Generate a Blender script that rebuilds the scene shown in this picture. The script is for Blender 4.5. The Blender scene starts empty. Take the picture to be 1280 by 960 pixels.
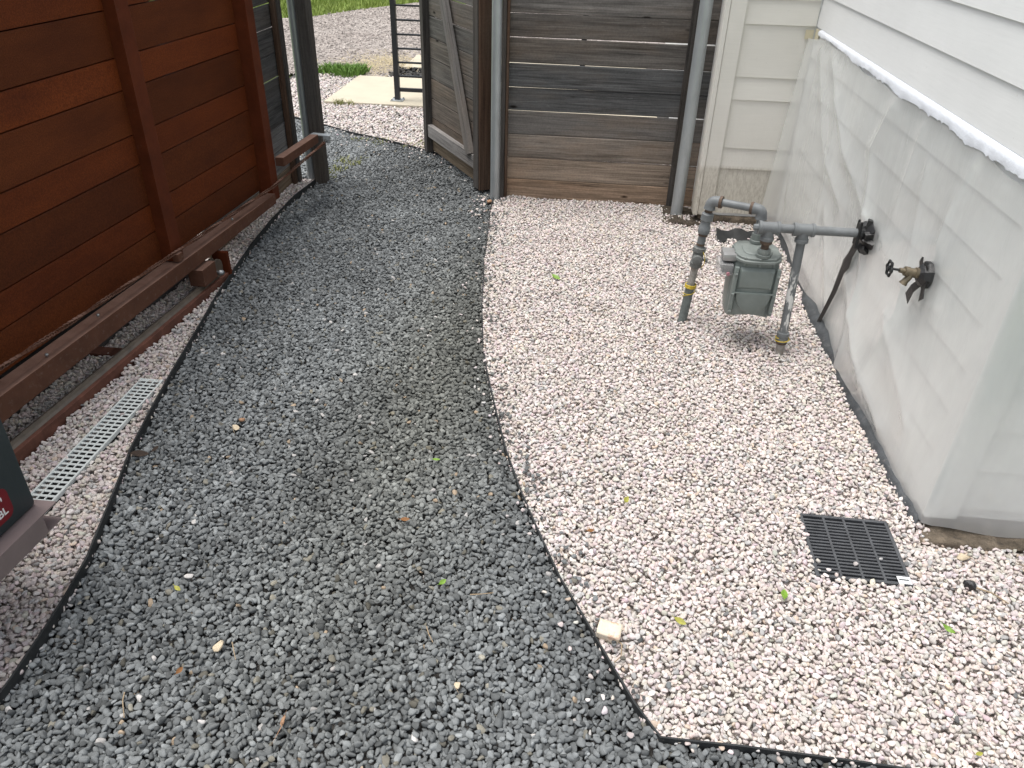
import bpy, bmesh, math, random
import numpy as np
from mathutils import Vector, Matrix, Euler
random.seed(7); rng = np.random.default_rng(7)
scene = bpy.context.scene
COL = scene.collection
PI = math.pi

# ------------------------------------------------------------------ camera
F_PX, PITCH, ROLL, YAW = 963.4, 0.56956, 0.028414, 0.088331
c_, s_ = math.cos(YAW), math.sin(YAW)
Rz = Matrix(((c_, -s_, 0), (s_, c_, 0), (0, 0, 1)))
fw = Vector((0, math.cos(PITCH), -math.sin(PITCH))); up = Vector((0, math.sin(PITCH), math.cos(PITCH))); rt = Vector((1, 0, 0))
X = Rz @ (math.cos(ROLL)*rt + math.sin(ROLL)*up); U = Rz @ (-math.sin(ROLL)*rt + math.cos(ROLL)*up); W = Rz @ fw
cam = bpy.data.cameras.new('camera'); cam.sensor_width = 36; cam.lens = F_PX/1280*36; cam.clip_start = .05; cam.clip_end = 2000
co = bpy.data.objects.new('camera', cam); COL.objects.link(co)
M = Matrix((X, U, -W)).transposed().to_4x4(); M.translation = (0, 0, 1.7); co.matrix_world = M
scene.camera = co
# ------------------------------------------------------------------ light
SUN_EL, SUN_AZ = math.radians(75), math.radians(262)     # azimuth clockwise from +Y
world = bpy.data.worlds.new('World'); scene.world = world; world.use_nodes = True
nt = world.node_tree; bg = nt.nodes['Background']
sky = nt.nodes.new('ShaderNodeTexSky'); sky.sky_type = 'NISHITA'; sky.sun_disc = False
sky.sun_elevation = SUN_EL; sky.sun_rotation = SUN_AZ; sky.dust_density = 3.0
hs = nt.nodes.new('ShaderNodeHueSaturation'); hs.inputs['Saturation'].default_value = .30
nt.links.new(sky.outputs[0], hs.inputs['Color']); nt.links.new(hs.outputs[0], bg.inputs[0]); bg.inputs[1].default_value = .15
sl = bpy.data.lights.new('sun', 'SUN'); sl.energy = 2.0; sl.angle = math.radians(35); sl.color = (1, .97, .92)
so = bpy.data.objects.new('sun', sl); COL.objects.link(so); so.location = (0, 0, 6)
sd = Vector((math.sin(SUN_AZ)*math.cos(SUN_EL), math.cos(SUN_AZ)*math.cos(SUN_EL), math.sin(SUN_EL)))
so.rotation_euler = sd.to_track_quat('Z', 'Y').to_euler()
scene.view_settings.view_transform = 'Standard'; scene.view_settings.look = 'None'
scene.view_settings.exposure = 0.62; scene.view_settings.gamma = 1
scene.cycles.max_bounces = 8; scene.cycles.transparent_max_bounces = 12

# ------------------------------------------------------------------ materials
class NT:
    def __init__(s, name):
        s.m = bpy.data.materials.new(name); s.m.use_nodes = True; s.t = s.m.node_tree
        s.b = s.t.nodes['Principled BSDF']; s.out = s.t.nodes['Material Output']
    def n(s, typ, ins=None, **kw):
        x = s.t.nodes.new(typ)
        for k, v in kw.items(): setattr(x, k, v)
        for k, v in (ins or {}).items(): s.set(x, k, v)
        return x
    def set(s, node, k, v):
        sock = node.inputs[k]
        if isinstance(v, bpy.types.NodeSocket): s.t.links.new(v, sock)
        else: sock.default_value = v
    def coord(s, which='Object'): return s.n('ShaderNodeTexCoord').outputs[which]
    def mapv(s, v, scale, loc=(0, 0, 0)): return s.n('ShaderNodeMapping', {'Vector': v, 'Scale': scale, 'Location': loc}).outputs[0]
    def noise(s, v, scale, det=4, rough=.6, dist=0): return s.n('ShaderNodeTexNoise', {'Vector': v, 'Scale': scale, 'Detail': det, 'Roughness': rough, 'Distortion': dist}).outputs[0]
    def ramp(s, f, stops):
        r = s.n('ShaderNodeValToRGB', {'Fac': f}); e = r.color_ramp.elements
        while len(e) < len(stops): e.new(.5)
        for i, (p, c) in enumerate(stops):
            e[i].position = p; e[i].color = (*c, 1) if isinstance(c, tuple) else (c, c, c, 1)
        return r.outputs[0]
    def mix(s, f, a, b, mode='MIX'):
        x = s.n('ShaderNodeMix', data_type='RGBA', blend_type=mode)
        for k, v in ((0, f), (6, a), (7, b)):
            if isinstance(v, bpy.types.NodeSocket): s.t.links.new(v, x.inputs[k])
            else: x.inputs[k].default_value = (*v, 1) if isinstance(v, tuple) else v
        return x.outputs[2]
    def math(s, op, a, b=0.0):
        x = s.n('ShaderNodeMath', operation=op)
        s.set(x, 0, a); s.set(x, 1, b); return x.outputs[0]
    def bump(s, h, dist=.002, strength=1):
        x = s.n('ShaderNodeBump', {'Height': h, 'Distance': dist, 'Strength': strength}); s.set(s.b, 'Normal', x.outputs[0])
    def fin(s, col, rough=.7, metal=0, spec=.4):
        s.set(s.b, 'Base Color', (*col, 1) if isinstance(col, tuple) else col)
        s.set(s.b, 'Roughness', rough); s.set(s.b, 'Metallic', metal); s.set(s.b, 'Specular IOR Level', spec)
        return s.m

def wood(name, dark, light, axis=0, knots=True, tint=True, gscale=1.0):
    t = NT(name); oi = t.n('ShaderNodeObjectInfo')
    off = t.n('ShaderNodeVectorMath', operation='SCALE'); off.inputs[0].default_value = (37, 11, 23); t.set(off, 'Scale', oi.outputs['Random'])
    v = t.n('ShaderNodeVectorMath', {0: t.coord(), 1: off.outputs[0]}, operation='ADD').outputs[0]
    def sc(a, b): r = [b, b, b]; r[axis] = a; return tuple(r)
    g = t.noise(t.mapv(v, sc(2.5*gscale, 60)), 1, 6, .65, .6)
    g2 = t.noise(t.mapv(v, sc(1.2, 260)), 1, 3, .5)
    bl = t.noise(t.mapv(v, sc(1.3, 6)), 1.2, 4, .6)
    col = t.ramp(g, [(.36, tuple(a*.75 for a in dark)), (.5, tuple((a+b)/2 for a, b in zip(dark, light))), (.64, tuple(a*1.12 for a in light))])
    col = t.mix(t.math('MULTIPLY', t.ramp(bl, [(.35, 0), (.7, 1)]), .6), col, tuple(l*1.25 for l in light))
    col = t.mix(.5, col, t.ramp(g2, [(.3, .55), (.7, 1.25)]), 'MULTIPLY')
    hue = t.noise(t.mapv(v, sc(.8, 3)), 1.6, 5, .65)
    col = t.mix(t.math('MULTIPLY', t.ramp(hue, [(.46, 0), (.66, 1)]), .38), col, t.mix(g, (light[0]*.95, light[0]*.72, light[0]*.52), (light[0]*1.7, light[0]*1.35, light[0]*1.05)))
    scr = t.noise(t.mapv(v, sc(7, 45)), 1, 5, .8, 1.5); col = t.mix(t.math('MULTIPLY', t.ramp(scr, [(.62, 0), (.72, 1)]), .45), col, tuple(l*2.2 for l in light))
    fine = t.noise(v, 90, 3, .7)
    col = t.mix(.35, col, t.ramp(fine, [(.3, .6), (.7, 1.3)]), 'MULTIPLY')
    if knots:
        kv = t.mapv(v, sc(3.2, 9)); vo = t.n('ShaderNodeTexVoronoi', {'Vector': kv, 'Scale': 1.0, 'Randomness': 1.0})
        gate = t.math('GREATER_THAN', t.n('ShaderNodeSeparateColor', {0: vo.outputs['Color']}).outputs[0], .60)
        k = t.math('MULTIPLY', t.ramp(vo.outputs['Distance'], [(.05, 1.0), (.11, 0.0)]), gate)
        col = t.mix(k, col, (.012, .009, .007))
    if tint: col = t.mix(1, col, oi.outputs['Color'], 'MULTIPLY')
    t.bump(t.math('ADD', g, t.math('MULTIPLY', g2, .5)), .003, .7)
    return t.fin(col, .85, 0, .2)

def plain(name, col, var=.25, scale=12, rough=.7, metal=0, bump=0, spec=.4, dirt=None, stretch=(1, 1, 1), lit_top=None):
    t = NT(name); v = t.mapv(t.coord(), stretch)
    n = t.noise(v, scale, 5, .65)
    c = t.ramp(n, [(.3, tuple(x*(1-var) for x in col)), (.7, tuple(min(1, x*(1+var)) for x in col))])
    if dirt:
        n2 = t.noise(v, dirt[1], 6, .75); c = t.mix(t.math('MULTIPLY', t.ramp(n2, [(dirt[2], 0), (dirt[2]+.12, 1)]), dirt[3]), c, dirt[0])
    if lit_top:       # upward faces painted lighter, mottled, to read as lit from above
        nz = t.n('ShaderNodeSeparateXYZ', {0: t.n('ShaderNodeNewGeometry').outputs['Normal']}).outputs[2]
        dn = t.ramp(t.noise(v, 14, 5, .7), [(.25, .45), (.65, 1)]); c = t.mix(t.math('MULTIPLY', t.ramp(nz, [(.6, 0), (.95, 1)]), dn), c, lit_top)
    if bump: t.bump(t.noise(v, scale*6, 4, .7), bump)
    return t.fin(c, rough, metal, spec)

MAT = {}
MAT['grey_wood'] = wood('weathered_grey_wood', (.062, .059, .056), (.150, .143, .136))
MAT['post_wood'] = wood('weathered_post_wood', (.040, .036, .033), (.085, .078, .072), axis=2, knots=False)
MAT['post_brown'] = wood('brown_edge_wood', (.045, .026, .017), (.10, .06, .04), axis=2, knots=False)
MAT['brace_wood'] = wood('grey_brace_wood', (.080, .076, .072), (.165, .155, .148), knots=False)
# stained gate boards
t = NT('red_stained_board'); oi = t.n('ShaderNodeObjectInfo')
v = t.n('ShaderNodeVectorMath', {0: t.coord(), 1: oi.outputs['Random']}, operation='ADD').outputs[0]
n1 = t.noise(t.mapv(v, (1, 3, 3)), 2.2, 5, .6); n2 = t.noise(t.mapv(v, (3, 60, 60)), 1, 4, .6); n3 = t.noise(v, 220, 2, .5); n4 = t.noise(t.mapv(v, (9, 9, 3)), 5, 5, .8)
c = t.ramp(n1, [(.3, (.092, .0215, .0060)), (.7, (.150, .036, .0085))])
c = t.mix(.15, c, t.ramp(n2, [(.3, .7), (.7, 1.2)]), 'MULTIPLY'); c = t.mix(.7, c, t.ramp(n3, [(.35, .6), (.7, 1.35)]), 'MULTIPLY')
c = t.mix(t.math('MULTIPLY', t.ramp(n4, [(.70, 0), (.78, 1)]), .35), c, (.16, .11, .09))
c = t.mix(1, c, oi.outputs['Color'], 'MULTIPLY'); t.bump(n3, .0006, .6)
MAT['board'] = t.fin(c, .62, 0, .14)
MAT['red_steel'] = plain('red_painted_steel', (.090, .020, .0065), .25, 9, .6, spec=.15, dirt=((.15, .09, .07), 30, .62, .4), bump=.0006)
MAT['brown_steel'] = plain('dusty_brown_steel_lit_top', (.100, .044, .027), .2, 8, .7, spec=.2, dirt=((.17, .12, .10), 45, .55, .45), bump=.0008, lit_top=(.235, .14, .105))  # speckled with dust; brighter top faces are light painted into the colour
MAT['track'] = plain('rusty_track_steel', (.13, .052, .034), .35, 14, .75, dirt=((.22, .17, .15), 60, .66, .5), bump=.001)
MAT['track_top'] = plain('worn_track_steel', (.10, .078, .058), .3, 20, .5, bump=.0006, spec=.6)
MAT['mauve_steel'] = plain('mauve_primed_steel', (.20, .155, .15), .12, 10, .5)
MAT['galv'] = plain('galvanized_steel', (.40, .43, .44), .14, 14, .42, .45, stretch=(1, 1, .3), dirt=((.22, .23, .22), 8, .55, .3))
MAT['gas_pipe'] = plain('grey_painted_pipe', (.155, .165, .17), .18, 16, .5, dirt=((.12, .075, .05), 24, .66, .7), bump=.0006)
MAT['rust'] = plain('rusty_collar', (.10, .07, .052), .35, 40, .8, bump=.001)
MAT['valve'] = plain('dull_cast_valve', (.15, .155, .15), .25, 30, .6, dirt=((.25, .22, .18), 30, .6, .5))
MAT['worn_pipe'] = plain('worn_galvanized_stub', (.30, .285, .26), .3, 40, .7, dirt=((.17, .11, .07), 35, .52, .7))
MAT['old_pipe'] = plain('green_grey_riser', (.135, .155, .15), .25, 30, .65, dirt=((.30, .30, .28), 55, .62, .6), bump=.0006)
# riser with flaking white paint
t = NT('pipe_with_flaked_white_paint'); v = t.coord(); z = t.n('ShaderNodeSeparateXYZ', {0: v}).outputs[2]
n = t.noise(t.mapv(v, (1, 1, .32)), 42, 4, .6)
lo = t.ramp(z, [(.11, 0), (.15, 1)]); hi = t.ramp(z, [(.36, 1), (.41, 0)])
mk = t.math('MULTIPLY', t.math('MULTIPLY', lo, hi), t.ramp(n, [(.50, 0), (.54, 1)]))
MAT['flaked'] = t.fin(t.mix(mk, (.145, .155, .16), (.62, .62, .60)), .6)
MAT['meter'] = plain('green_grey_cast_meter', (.175, .203, .192), .12, 12, .42, dirt=((.33, .35, .33), 90, .68, .7), bump=.0006, spec=.5)
MAT['meter_top'] = plain('dusty_grey_meter_top', (.17, .19, .18), .15, 16, .5, dirt=((.32, .32, .30), 50, .6, .6), bump=.0006)
MAT['bolt'] = plain('steel_bolt', (.35, .36, .36), .15, 30, .35, .8)
MAT['silver'] = plain('silver_index_cover', (.34, .34, .34), .15, 20, .4, .5)
MAT['brass'] = plain('tarnished_brass', (.20, .165, .115), .3, 40, .45, .6, dirt=((.12, .11, .09), 50, .5, .6))
MAT['black_tape'] = plain('black_tape', (.012, .012, .013), .4, 30, .35, bump=.002, spec=.6)
MAT['black_plastic'] = plain('black_plastic', (.016, .017, .018), .3, 30, .5, bump=.0006)
MAT['edging'] = plain('black_edging_steel', (.022, .024, .025), .3, 18, .6, dirt=((.09, .085, .08), 40, .58, .4))
MAT['membrane'] = plain('charcoal_membrane', (.055, .06, .065), .3, 18, .6, dirt=((.20, .19, .18), 30, .56, .5), bump=.003)
MAT['grate_black'] = plain('black_grate_plastic', (.065, .068, .073), .25, 25, .5, dirt=((.14, .14, .13), 60, .62, .5))
MAT['drain'] = plain('pale_grey_drain_plastic', (.62, .66, .645), .08, 18, .5, dirt=((.28, .27, .24), 50, .58, .4))
MAT['dark'] = plain('dark_void', (.01, .01, .01), .1, 10, .9)
MAT['black_steel'] = plain('black_painted_steel', (.022, .023, .026), .15, 14, .45)
MAT['opener'] = plain('slate_plastic_housing', (.020, .030, .034), .08, 5, .42, bump=.0002)
MAT['red_label'] = plain('red_label', (.16, .006, .012), .1, 8, .35)
MAT['white_print'] = plain('white_print', (.75, .75, .75), .02, 8, .5)
MAT['concrete'] = plain('pale_concrete', (.50, .45, .35), .08, 3, .9, dirt=((.38, .34, .27), 6, .58, .4), bump=.001)
MAT['footing'] = plain('rough_brown_concrete', (.15, .12, .088), .55, 25, .95, dirt=((.05, .045, .04), 30, .55, .7), bump=.008)
MAT['soil'] = plain('soil_under_gravel', (.09, .085, .08), .3, 40, .95, bump=.004)
MAT['pale_fines'] = plain('pale_stone_fines', (.48, .43, .39), .3, 60, .95, bump=.004)
MAT['dirt'] = plain('dark_crumbly_dirt', (.07, .055, .04), .5, 60, .95, bump=.008)
MAT['tape_foil'] = plain('glossy_white_tape', (.70, .73, .78), .06, 18, .25, 0, bump=.0018, spec=.9)
MAT['masking'] = plain('cream_masking_tape', (.60, .55, .40), .06, 30, .6)
MAT['pink'] = plain('pink_plastic', (.35, .16, .19), .1, 30, .5)
MAT['yellow'] = plain('yellow_wire', (.55, .40, .04), .15, 30, .45)
MAT['twig'] = plain('dry_twig', (.30, .23, .15), .3, 60, .9)
MAT['tan_stone'] = plain('tan_stone', (.55, .46, .33), .15, 60, .9, bump=.001)
MAT['orange_stone'] = plain('orange_brown_stone', (.34, .20, .12), .25, 60, .9, bump=.001)
MAT['brick'] = plain('cream_brick', (.66, .58, .46), .12, 50, .9, dirt=((.50, .25, .15), 30, .52, .7), bump=.001)
MAT['leaf_green'] = plain('green_leaf', (.15, .27, .03), .25, 60, .5)
MAT['leaf_yellow'] = plain('yellow_green_leaf', (.30, .29, .05), .3, 60, .6)
MAT['leaf_brown'] = plain('brown_leaf', (.20, .09, .03), .3, 60, .7)
MAT['leaf_dark'] = plain('dark_dead_leaf', (.035, .022, .015), .3, 60, .8)
MAT['grass'] = plain('grass_blades', (.22, .28, .06), .35, 3, .7)
MAT['weed'] = plain('weed_leaves', (.13, .24, .04), .4, 30, .6)
MAT['dry_weed'] = plain('pale_weed', (.26, .27, .10), .35, 30, .7)
MAT['straw'] = plain('dry_straw', (.50, .42, .26), .35, 30, .9)
MAT['mulch'] = plain('black_mulch', (.035, .033, .03), .5, 40, .9, bump=.01)

def siding(name, dirty=False, ca=(.71, .72, .71), cb=(.77, .78, .77)):
    t = NT(name); v = t.coord()
    c = t.ramp(t.noise(v, 1.7, 4, .6), [(.3, ca), (.7, cb)])
    g = t.noise(t.mapv(v, (6, 6, 120)), 1, 4, .6); c = t.mix(.12, c, t.ramp(g, [(.3, .75), (.7, 1.05)]), 'MULTIPLY')
    sp = t.noise(v, 60, 3, .7); c = t.mix(t.math('MULTIPLY', t.ramp(sp, [(.70, 0), (.74, 1)]), .3), c, (.35, .33, .28))
    z = t.n('ShaderNodeSeparateXYZ', {0: v}).outputs[2]
    if dirty:      # mud splashed up onto the lowest boards by rain
        sn = t.noise(t.mapv(v, (110, 110, 28)), 1, 5, .75); b2 = t.noise(v, 5, 3, .5)
        h = t.ramp(z, [(.05, 1.0), (.34, .8), (.36, .12), (.75, 0.0)])
        m = t.math('MULTIPLY', t.ramp(sn, [(.42, 0), (.72, 1)]), t.math('MULTIPLY', h, t.ramp(b2, [(.2, .5), (.6, 1)])))
        c = t.mix(t.math('MULTIPLY', h, .45), c, (.44, .40, .31)); c = t.mix(t.math('MULTIPLY', m, .75), c, (.20, .165, .12))
    t.bump(g, .0012, .35)
    return t.fin(c, .62, 0, .35)
MAT['siding'] = siding('cream_painted_siding'); MAT['siding_dirty'] = siding('mud_splashed_siding', True, (.66, .645, .59), (.73, .715, .66))

# translucent sheeting
t = NT('translucent_plastic_sheet'); v = t.coord()
n = t.noise(t.mapv(v, (1, 1, .45)), 2.6, 4, .55, .6)
dif = t.n('ShaderNodeBsdfDiffuse', {'Color': (.93, .94, .93, 1)}).outputs[0]
trl = t.n('ShaderNodeBsdfTranslucent', {'Color': (.93, .94, .93, 1)}).outputs[0]
tr = t.n('ShaderNodeBsdfTransparent', {'Color': (.97, .98, .97, 1)}).outputs[0]
m1 = t.n('ShaderNodeMixShader', {0: .25, 1: dif, 2: trl}).outputs[0]
m2 = t.n('ShaderNodeMixShader', {0: t.ramp(n, [(.3, .68), (.7, .50)]), 1: m1, 2: tr}).outputs[0]
bmp = t.n('ShaderNodeBump', {'Height': t.noise(t.mapv(v, (1, 1, .5)), 13, 5, .6, 1.5), 'Distance': .006, 'Strength': .35}).outputs[0]
gl = t.n('ShaderNodeBsdfGlossy', {'Color': (1, 1, 1, 1), 'Roughness': .20, 'Normal': bmp}).outputs[0]
lw = t.n('ShaderNodeLayerWeight', {'Blend': .5, 'Normal': bmp}).outputs[1]; fr = t.math('ADD', t.math('MULTIPLY', t.math('POWER', lw, 3.5), .60), .11)
t.t.links.new(t.n('ShaderNodeMixShader', {0: t.math('MULTIPLY', fr, 1.0), 1: m2, 2: gl}).outputs[0], t.out.inputs[0])
MAT['sheet'] = t.m
t = NT('clear_cover'); tr = t.n('ShaderNodeBsdfTransparent', {'Color': (.85, .85, .86, 1)}).outputs[0]
gl = t.n('ShaderNodeBsdfPrincipled', {'Base Color': (.6, .6, .6, 1), 'Roughness': .25}).outputs[0]
t.t.links.new(t.n('ShaderNodeMixShader', {0: .30, 1: tr, 2: gl}).outputs[0], t.out.inputs[0]); MAT['clear'] = t.m

# stone material reads the colour stored on every stone
t = NT('gravel_stone'); at = t.n('ShaderNodeAttribute', attribute_type='INSTANCER', attribute_name='col')
v = t.coord(); n = t.noise(v, 1.6, 4, .7)
c = t.mix(.6, at.outputs[0], t.ramp(n, [(.3, .72), (.7, 1.22)]), 'MULTIPLY')
MAT['stone'] = t.fin(c, .78, 0, .3)

# ground sheet: grass far off, crushed stone near
t = NT('open_ground'); v = t.coord()
c = t.ramp(t.noise(v, .8, 6, .7), [(.3, (.10, .16, .03)), (.7, (.20, .26, .07))]); c = t.mix(.5, c, t.ramp(t.noise(v, 25, 4, .7), [(.3, .5), (.7, 1.3)]), 'MULTIPLY')
MAT['field'] = t.fin(c, .95, 0, .1)
t = NT('crushed_stone_drive'); v = t.coord()
c = t.ramp(t.noise(v, 1.1, 5, .6), [(.3, (.30, .26, .235)), (.7, (.40, .36, .33))])
c = t.mix(.75, c, t.ramp(t.noise(v, 38, 5, .8), [(.35, .45), (.65, 1.4)]), 'MULTIPLY')
sc_ = t.n('ShaderNodeTexVoronoi', {'Vector': v, 'Scale': 26.0}).outputs['Color']
c = t.mix(.4, c, t.n('ShaderNodeSeparateColor', {0: sc_}).outputs[0], 'OVERLAY'); t.bump(t.noise(v, 60, 3, .7), .02)
MAT['drive'] = t.fin(c, .95, 0, .1)

# ------------------------------------------------------------------ builders
class MB:
    def __init__(s): s.v = []; s.f = []
    def add(s, vs, fs):
        b = len(s.v); s.v += [tuple(p) for p in vs]; s.f += [tuple(i+b for i in f) for f in fs]; return s
    def box(s, x0, x1, y0, y1, z0, z1, fn=None):
        vs = [(x, y, z) for z in (z0, z1) for y in (y0, y1) for x in (x0, x1)]
        if fn: vs = [fn(*p) for p in vs]
        return s.add(vs, [(0, 2, 3, 1), (4, 5, 7, 6), (0, 1, 5, 4), (2, 6, 7, 3), (0, 4, 6, 2), (1, 3, 7, 5)])
    def rings(s, rings, cap=True):
        n = len(rings[0]); vs = [p for r in rings for p in r]; fs = []
        for i in range(len(rings)-1):
            for j in range(n): fs.append((i*n+j, i*n+(j+1) % n, (i+1)*n+(j+1) % n, (i+1)*n+j))
        if cap: fs.append(tuple(reversed(range(n)))); fs.append(tuple(range((len(rings)-1)*n, len(rings)*n)))
        return s.add(vs, fs)
    def tube(s, pts, r, n=16, cap=True):
        pts = [Vector(p) for p in pts]; rr = r if isinstance(r, (list, tuple)) else [r]*len(pts); rings = []
        ref = None
        for i, p in enumerate(pts):
            d = (pts[min(i+1, len(pts)-1)]-pts[max(i-1, 0)]).normalized()
            if ref is None: ref = d.orthogonal().normalized()
            a = (ref-d*ref.dot(d)).normalized(); ref = a; b = d.cross(a)
            rings.append([p+rr[i]*(math.cos(2*PI*k/n)*a+math.sin(2*PI*k/n)*b) for k in range(n)])
        return s.rings(rings, cap)
    def prof(s, p0, p1, prof, n=16):       # lathe along p0->p1: prof = [(t, r)]
        p0, p1 = Vector(p0), Vector(p1); d = (p1-p0).normalized(); a = d.orthogonal().normalized(); b = d.cross(a); L = (p1-p0).length
        return s.rings([[p0+d*t*L+r*(math.cos(2*PI*k/n)*a+math.sin(2*PI*k/n)*b) for k in range(n)] for t, r in prof])
    def mesh(s, name, smooth=False):
        me = bpy.data.meshes.new(name); me.from_pydata(s.v, [], s.f); me.update()
        if smooth: me.shade_smooth(); 
        return me
    def obj(s, name, mat, parent=None, smooth=False, bevel=0, label=None):
        me = s.mesh(name)
        bm = bmesh.new(); bm.from_mesh(me)
        bmesh.ops.recalc_face_normals(bm, faces=bm.faces)
        if bevel: bmesh.ops.bevel(bm, geom=[e for e in bm.edges if e.calc_face_angle(0) > .5], offset=bevel, segments=2, affect='EDGES', profile=.6)
        bm.to_mesh(me); bm.free()
        if smooth:
            me.shade_smooth(); me.set_sharp_from_angle(angle=math.radians(42))
        return put(bpy.data.objects.new(name, me), mat, parent, label)
def put(o, mat=None, parent=None, label=None):
    COL.objects.link(o)
    if mat is not None and len(o.data.materials) == 0: o.data.materials.append(MAT[mat] if isinstance(mat, str) else mat)
    if parent is not None:
        root = parent; t = Vector((0, 0, 0))
        o.parent = parent; o.matrix_parent_inverse = WORLD[parent.name].inverted()
    WORLD[o.name] = Matrix.Translation(o.location) @ o.rotation_euler.to_matrix().to_4x4()
    if label: o['label'] = label
    return o
WORLD = {}
def tag(o, label, cat, group=None):
    o['label'] = label; o['category'] = cat
    if group: o['group'] = group
    return o
def thing(name, loc, label, cat, group=None):
    o = bpy.data.objects.new(name, None); o.empty_display_size = .1; o.location = loc; COL.objects.link(o)
    WORLD[o.name] = Matrix.Translation(loc); return tag(o, label, cat, group)
def struct(o, kind='structure'): o['kind'] = kind; return o

_pm = {}
def plank(parent, name, L, H, T, loc, rotz, mat, color=(1, 1, 1), ch=.002, roty=0, label=None):
    k = (round(L, 3), round(H, 3), round(T, 3), mat)
    if k not in _pm:
        pr = [(-T/2, ch), (-T/2+ch, 0), (T/2-ch, 0), (T/2, ch), (T/2, H-ch), (T/2-ch, H), (-T/2+ch, H), (-T/2, H-ch)]
        _pm[k] = MB().rings([[(x, y, z) for y, z in pr] for x in (0, L)]).mesh(name)
        _pm[k].materials.append(MAT[mat])
    o = bpy.data.objects.new(name, _pm[k]); o.location = loc; o.rotation_euler = (0, roty, rotz); o.color = (*color, 1)
    return put(o, None, parent, label)

# ------------------------------------------------------------------ ground and setting
def sheet(name, pts, z, mat): return struct(MB().add([(x, y, z) for x, y in pts], [tuple(range(len(pts)))]).obj(name, mat))
sheet('ground', [(-600, -600), (600, -600), (600, 600), (-600, 600)], -.05, 'field')
sheet('gravel_bed', [(-3.2, -.6), (3.2, -.6), (3.2, 8.5), (-3.2, 8.5)], -.030, 'soil')
sheet('gravel_road', [(-14, 8.36), (30, 8.9), (30, 15), (-3.2, 14.9), (-3.9, 13.7), (-4.4, 12.6), (-6, 11.6), (-14, 10.5)], -.012, 'drive')
struct(MB().box(-2.46, .6, 7.2, 8.40, -.05, .018).obj('concrete_slab', 'concrete', bevel=.006))
struct(MB().box(-2.12, .6, 9.0, 9.75, -.04, .012).obj('concrete_path', 'concrete', bevel=.006))

LE = [(-1.318, .99), (-1.318, 1.08), (-1.323, 1.15), (-1.329, 1.244), (-1.341, 1.354), (-1.363, 1.489), (-1.40, 1.62), (-1.461, 1.842), (-1.51, 2.011), (-1.557, 2.245), (-1.601, 2.492), (-1.653, 2.806), (-1.719, 3.178), (-1.76, 3.521), (-1.80, 3.862), (-1.828, 4.206), (-1.835, 4.60), (-1.805, 4.94)]
RE = [(-.585, 4.83), (-.575, 4.60), (-.537, 4.165), (-.509, 3.824), (-.450, 3.303), (-.392, 2.919), (-.35, 2.721), (-.284, 2.461), (-.21, 2.188), (-.138, 1.977), (-.072, 1.81), (.015, 1.601), (.088, 1.462), (.164, 1.313), (.222, 1.203), (.278, 1.122), (.361, 1.121), (.472, 1.122), (.601, 1.119), (.727, 1.117), (.851, 1.112), (1.4, 1.10), (2.4, 1.06)]
BE = [(-2.7, 6.70), (-2.251, 6.438), (-1.915, 6.22), (-1.61, 6.06), (-1.209, 5.819), (-.774, 5.567), (-.5, 5.40)]
def ribbon(name, pts, z0, z1, th, mat, **k):
    fine = []
    for (a, b), (c, d) in zip(pts[:-1], pts[1:]):
        n = max(1, int(math.hypot(c-a, d-b)/.06))
        for i in range(n): fine.append((a+(c-a)*i/n, b+(d-b)*i/n))
    fine.append(pts[-1]); rings = []
    for i, (x, y) in enumerate(fine):
        a = Vector(fine[max(0, i-1)]); b = Vector(fine[min(len(fine)-1, i+1)]); d = (b-a).normalized(); n = Vector((-d.y, d.x))*th/2
        w = .002*math.sin(i*.9)+.0015*math.sin(i*2.3+1); top = z1+.002*math.sin(i*.37)
        rings.append([(x-n.x+w, y-n.y, z0), (x+n.x+w, y+n.y, z0), (x+n.x, y+n.y, top), (x-n.x, y-n.y, top)])
    return MB().rings(rings).obj(name, mat, **k)
tag(ribbon('landscape_edging', LE, -.04, .032, .006, 'edging'), 'black edging strip between pale gravel under the red gate and the dark path', 'edging', 'black edging strips')
tag(ribbon('landscape_edging', RE, -.04, .018, .005, 'edging'), 'long curved black edging strip between dark path and big pale bed, bending sharply in foreground', 'edging', 'black edging strips')
tag(ribbon('landscape_edging', BE, -.04, .016, .005, 'edging'), 'short black edging strip beyond the open wooden gate before the concrete slab', 'edging', 'black edging strips')

sheet('pale_gravel_bed', list(reversed(RE)) + [(-.52, 4.93), (.72, 4.93), (.72, 4.66), (1.2, 4.66), (1.2, 1.95), (2.4, 1.95)], -.024, 'pale_fines')
sheet('pale_gravel_bed', [(-2.4, 1.02), (-2.4, 4.9), (-1.95, 5.02)]+list(reversed(LE)), -.024, 'pale_fines')
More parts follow.
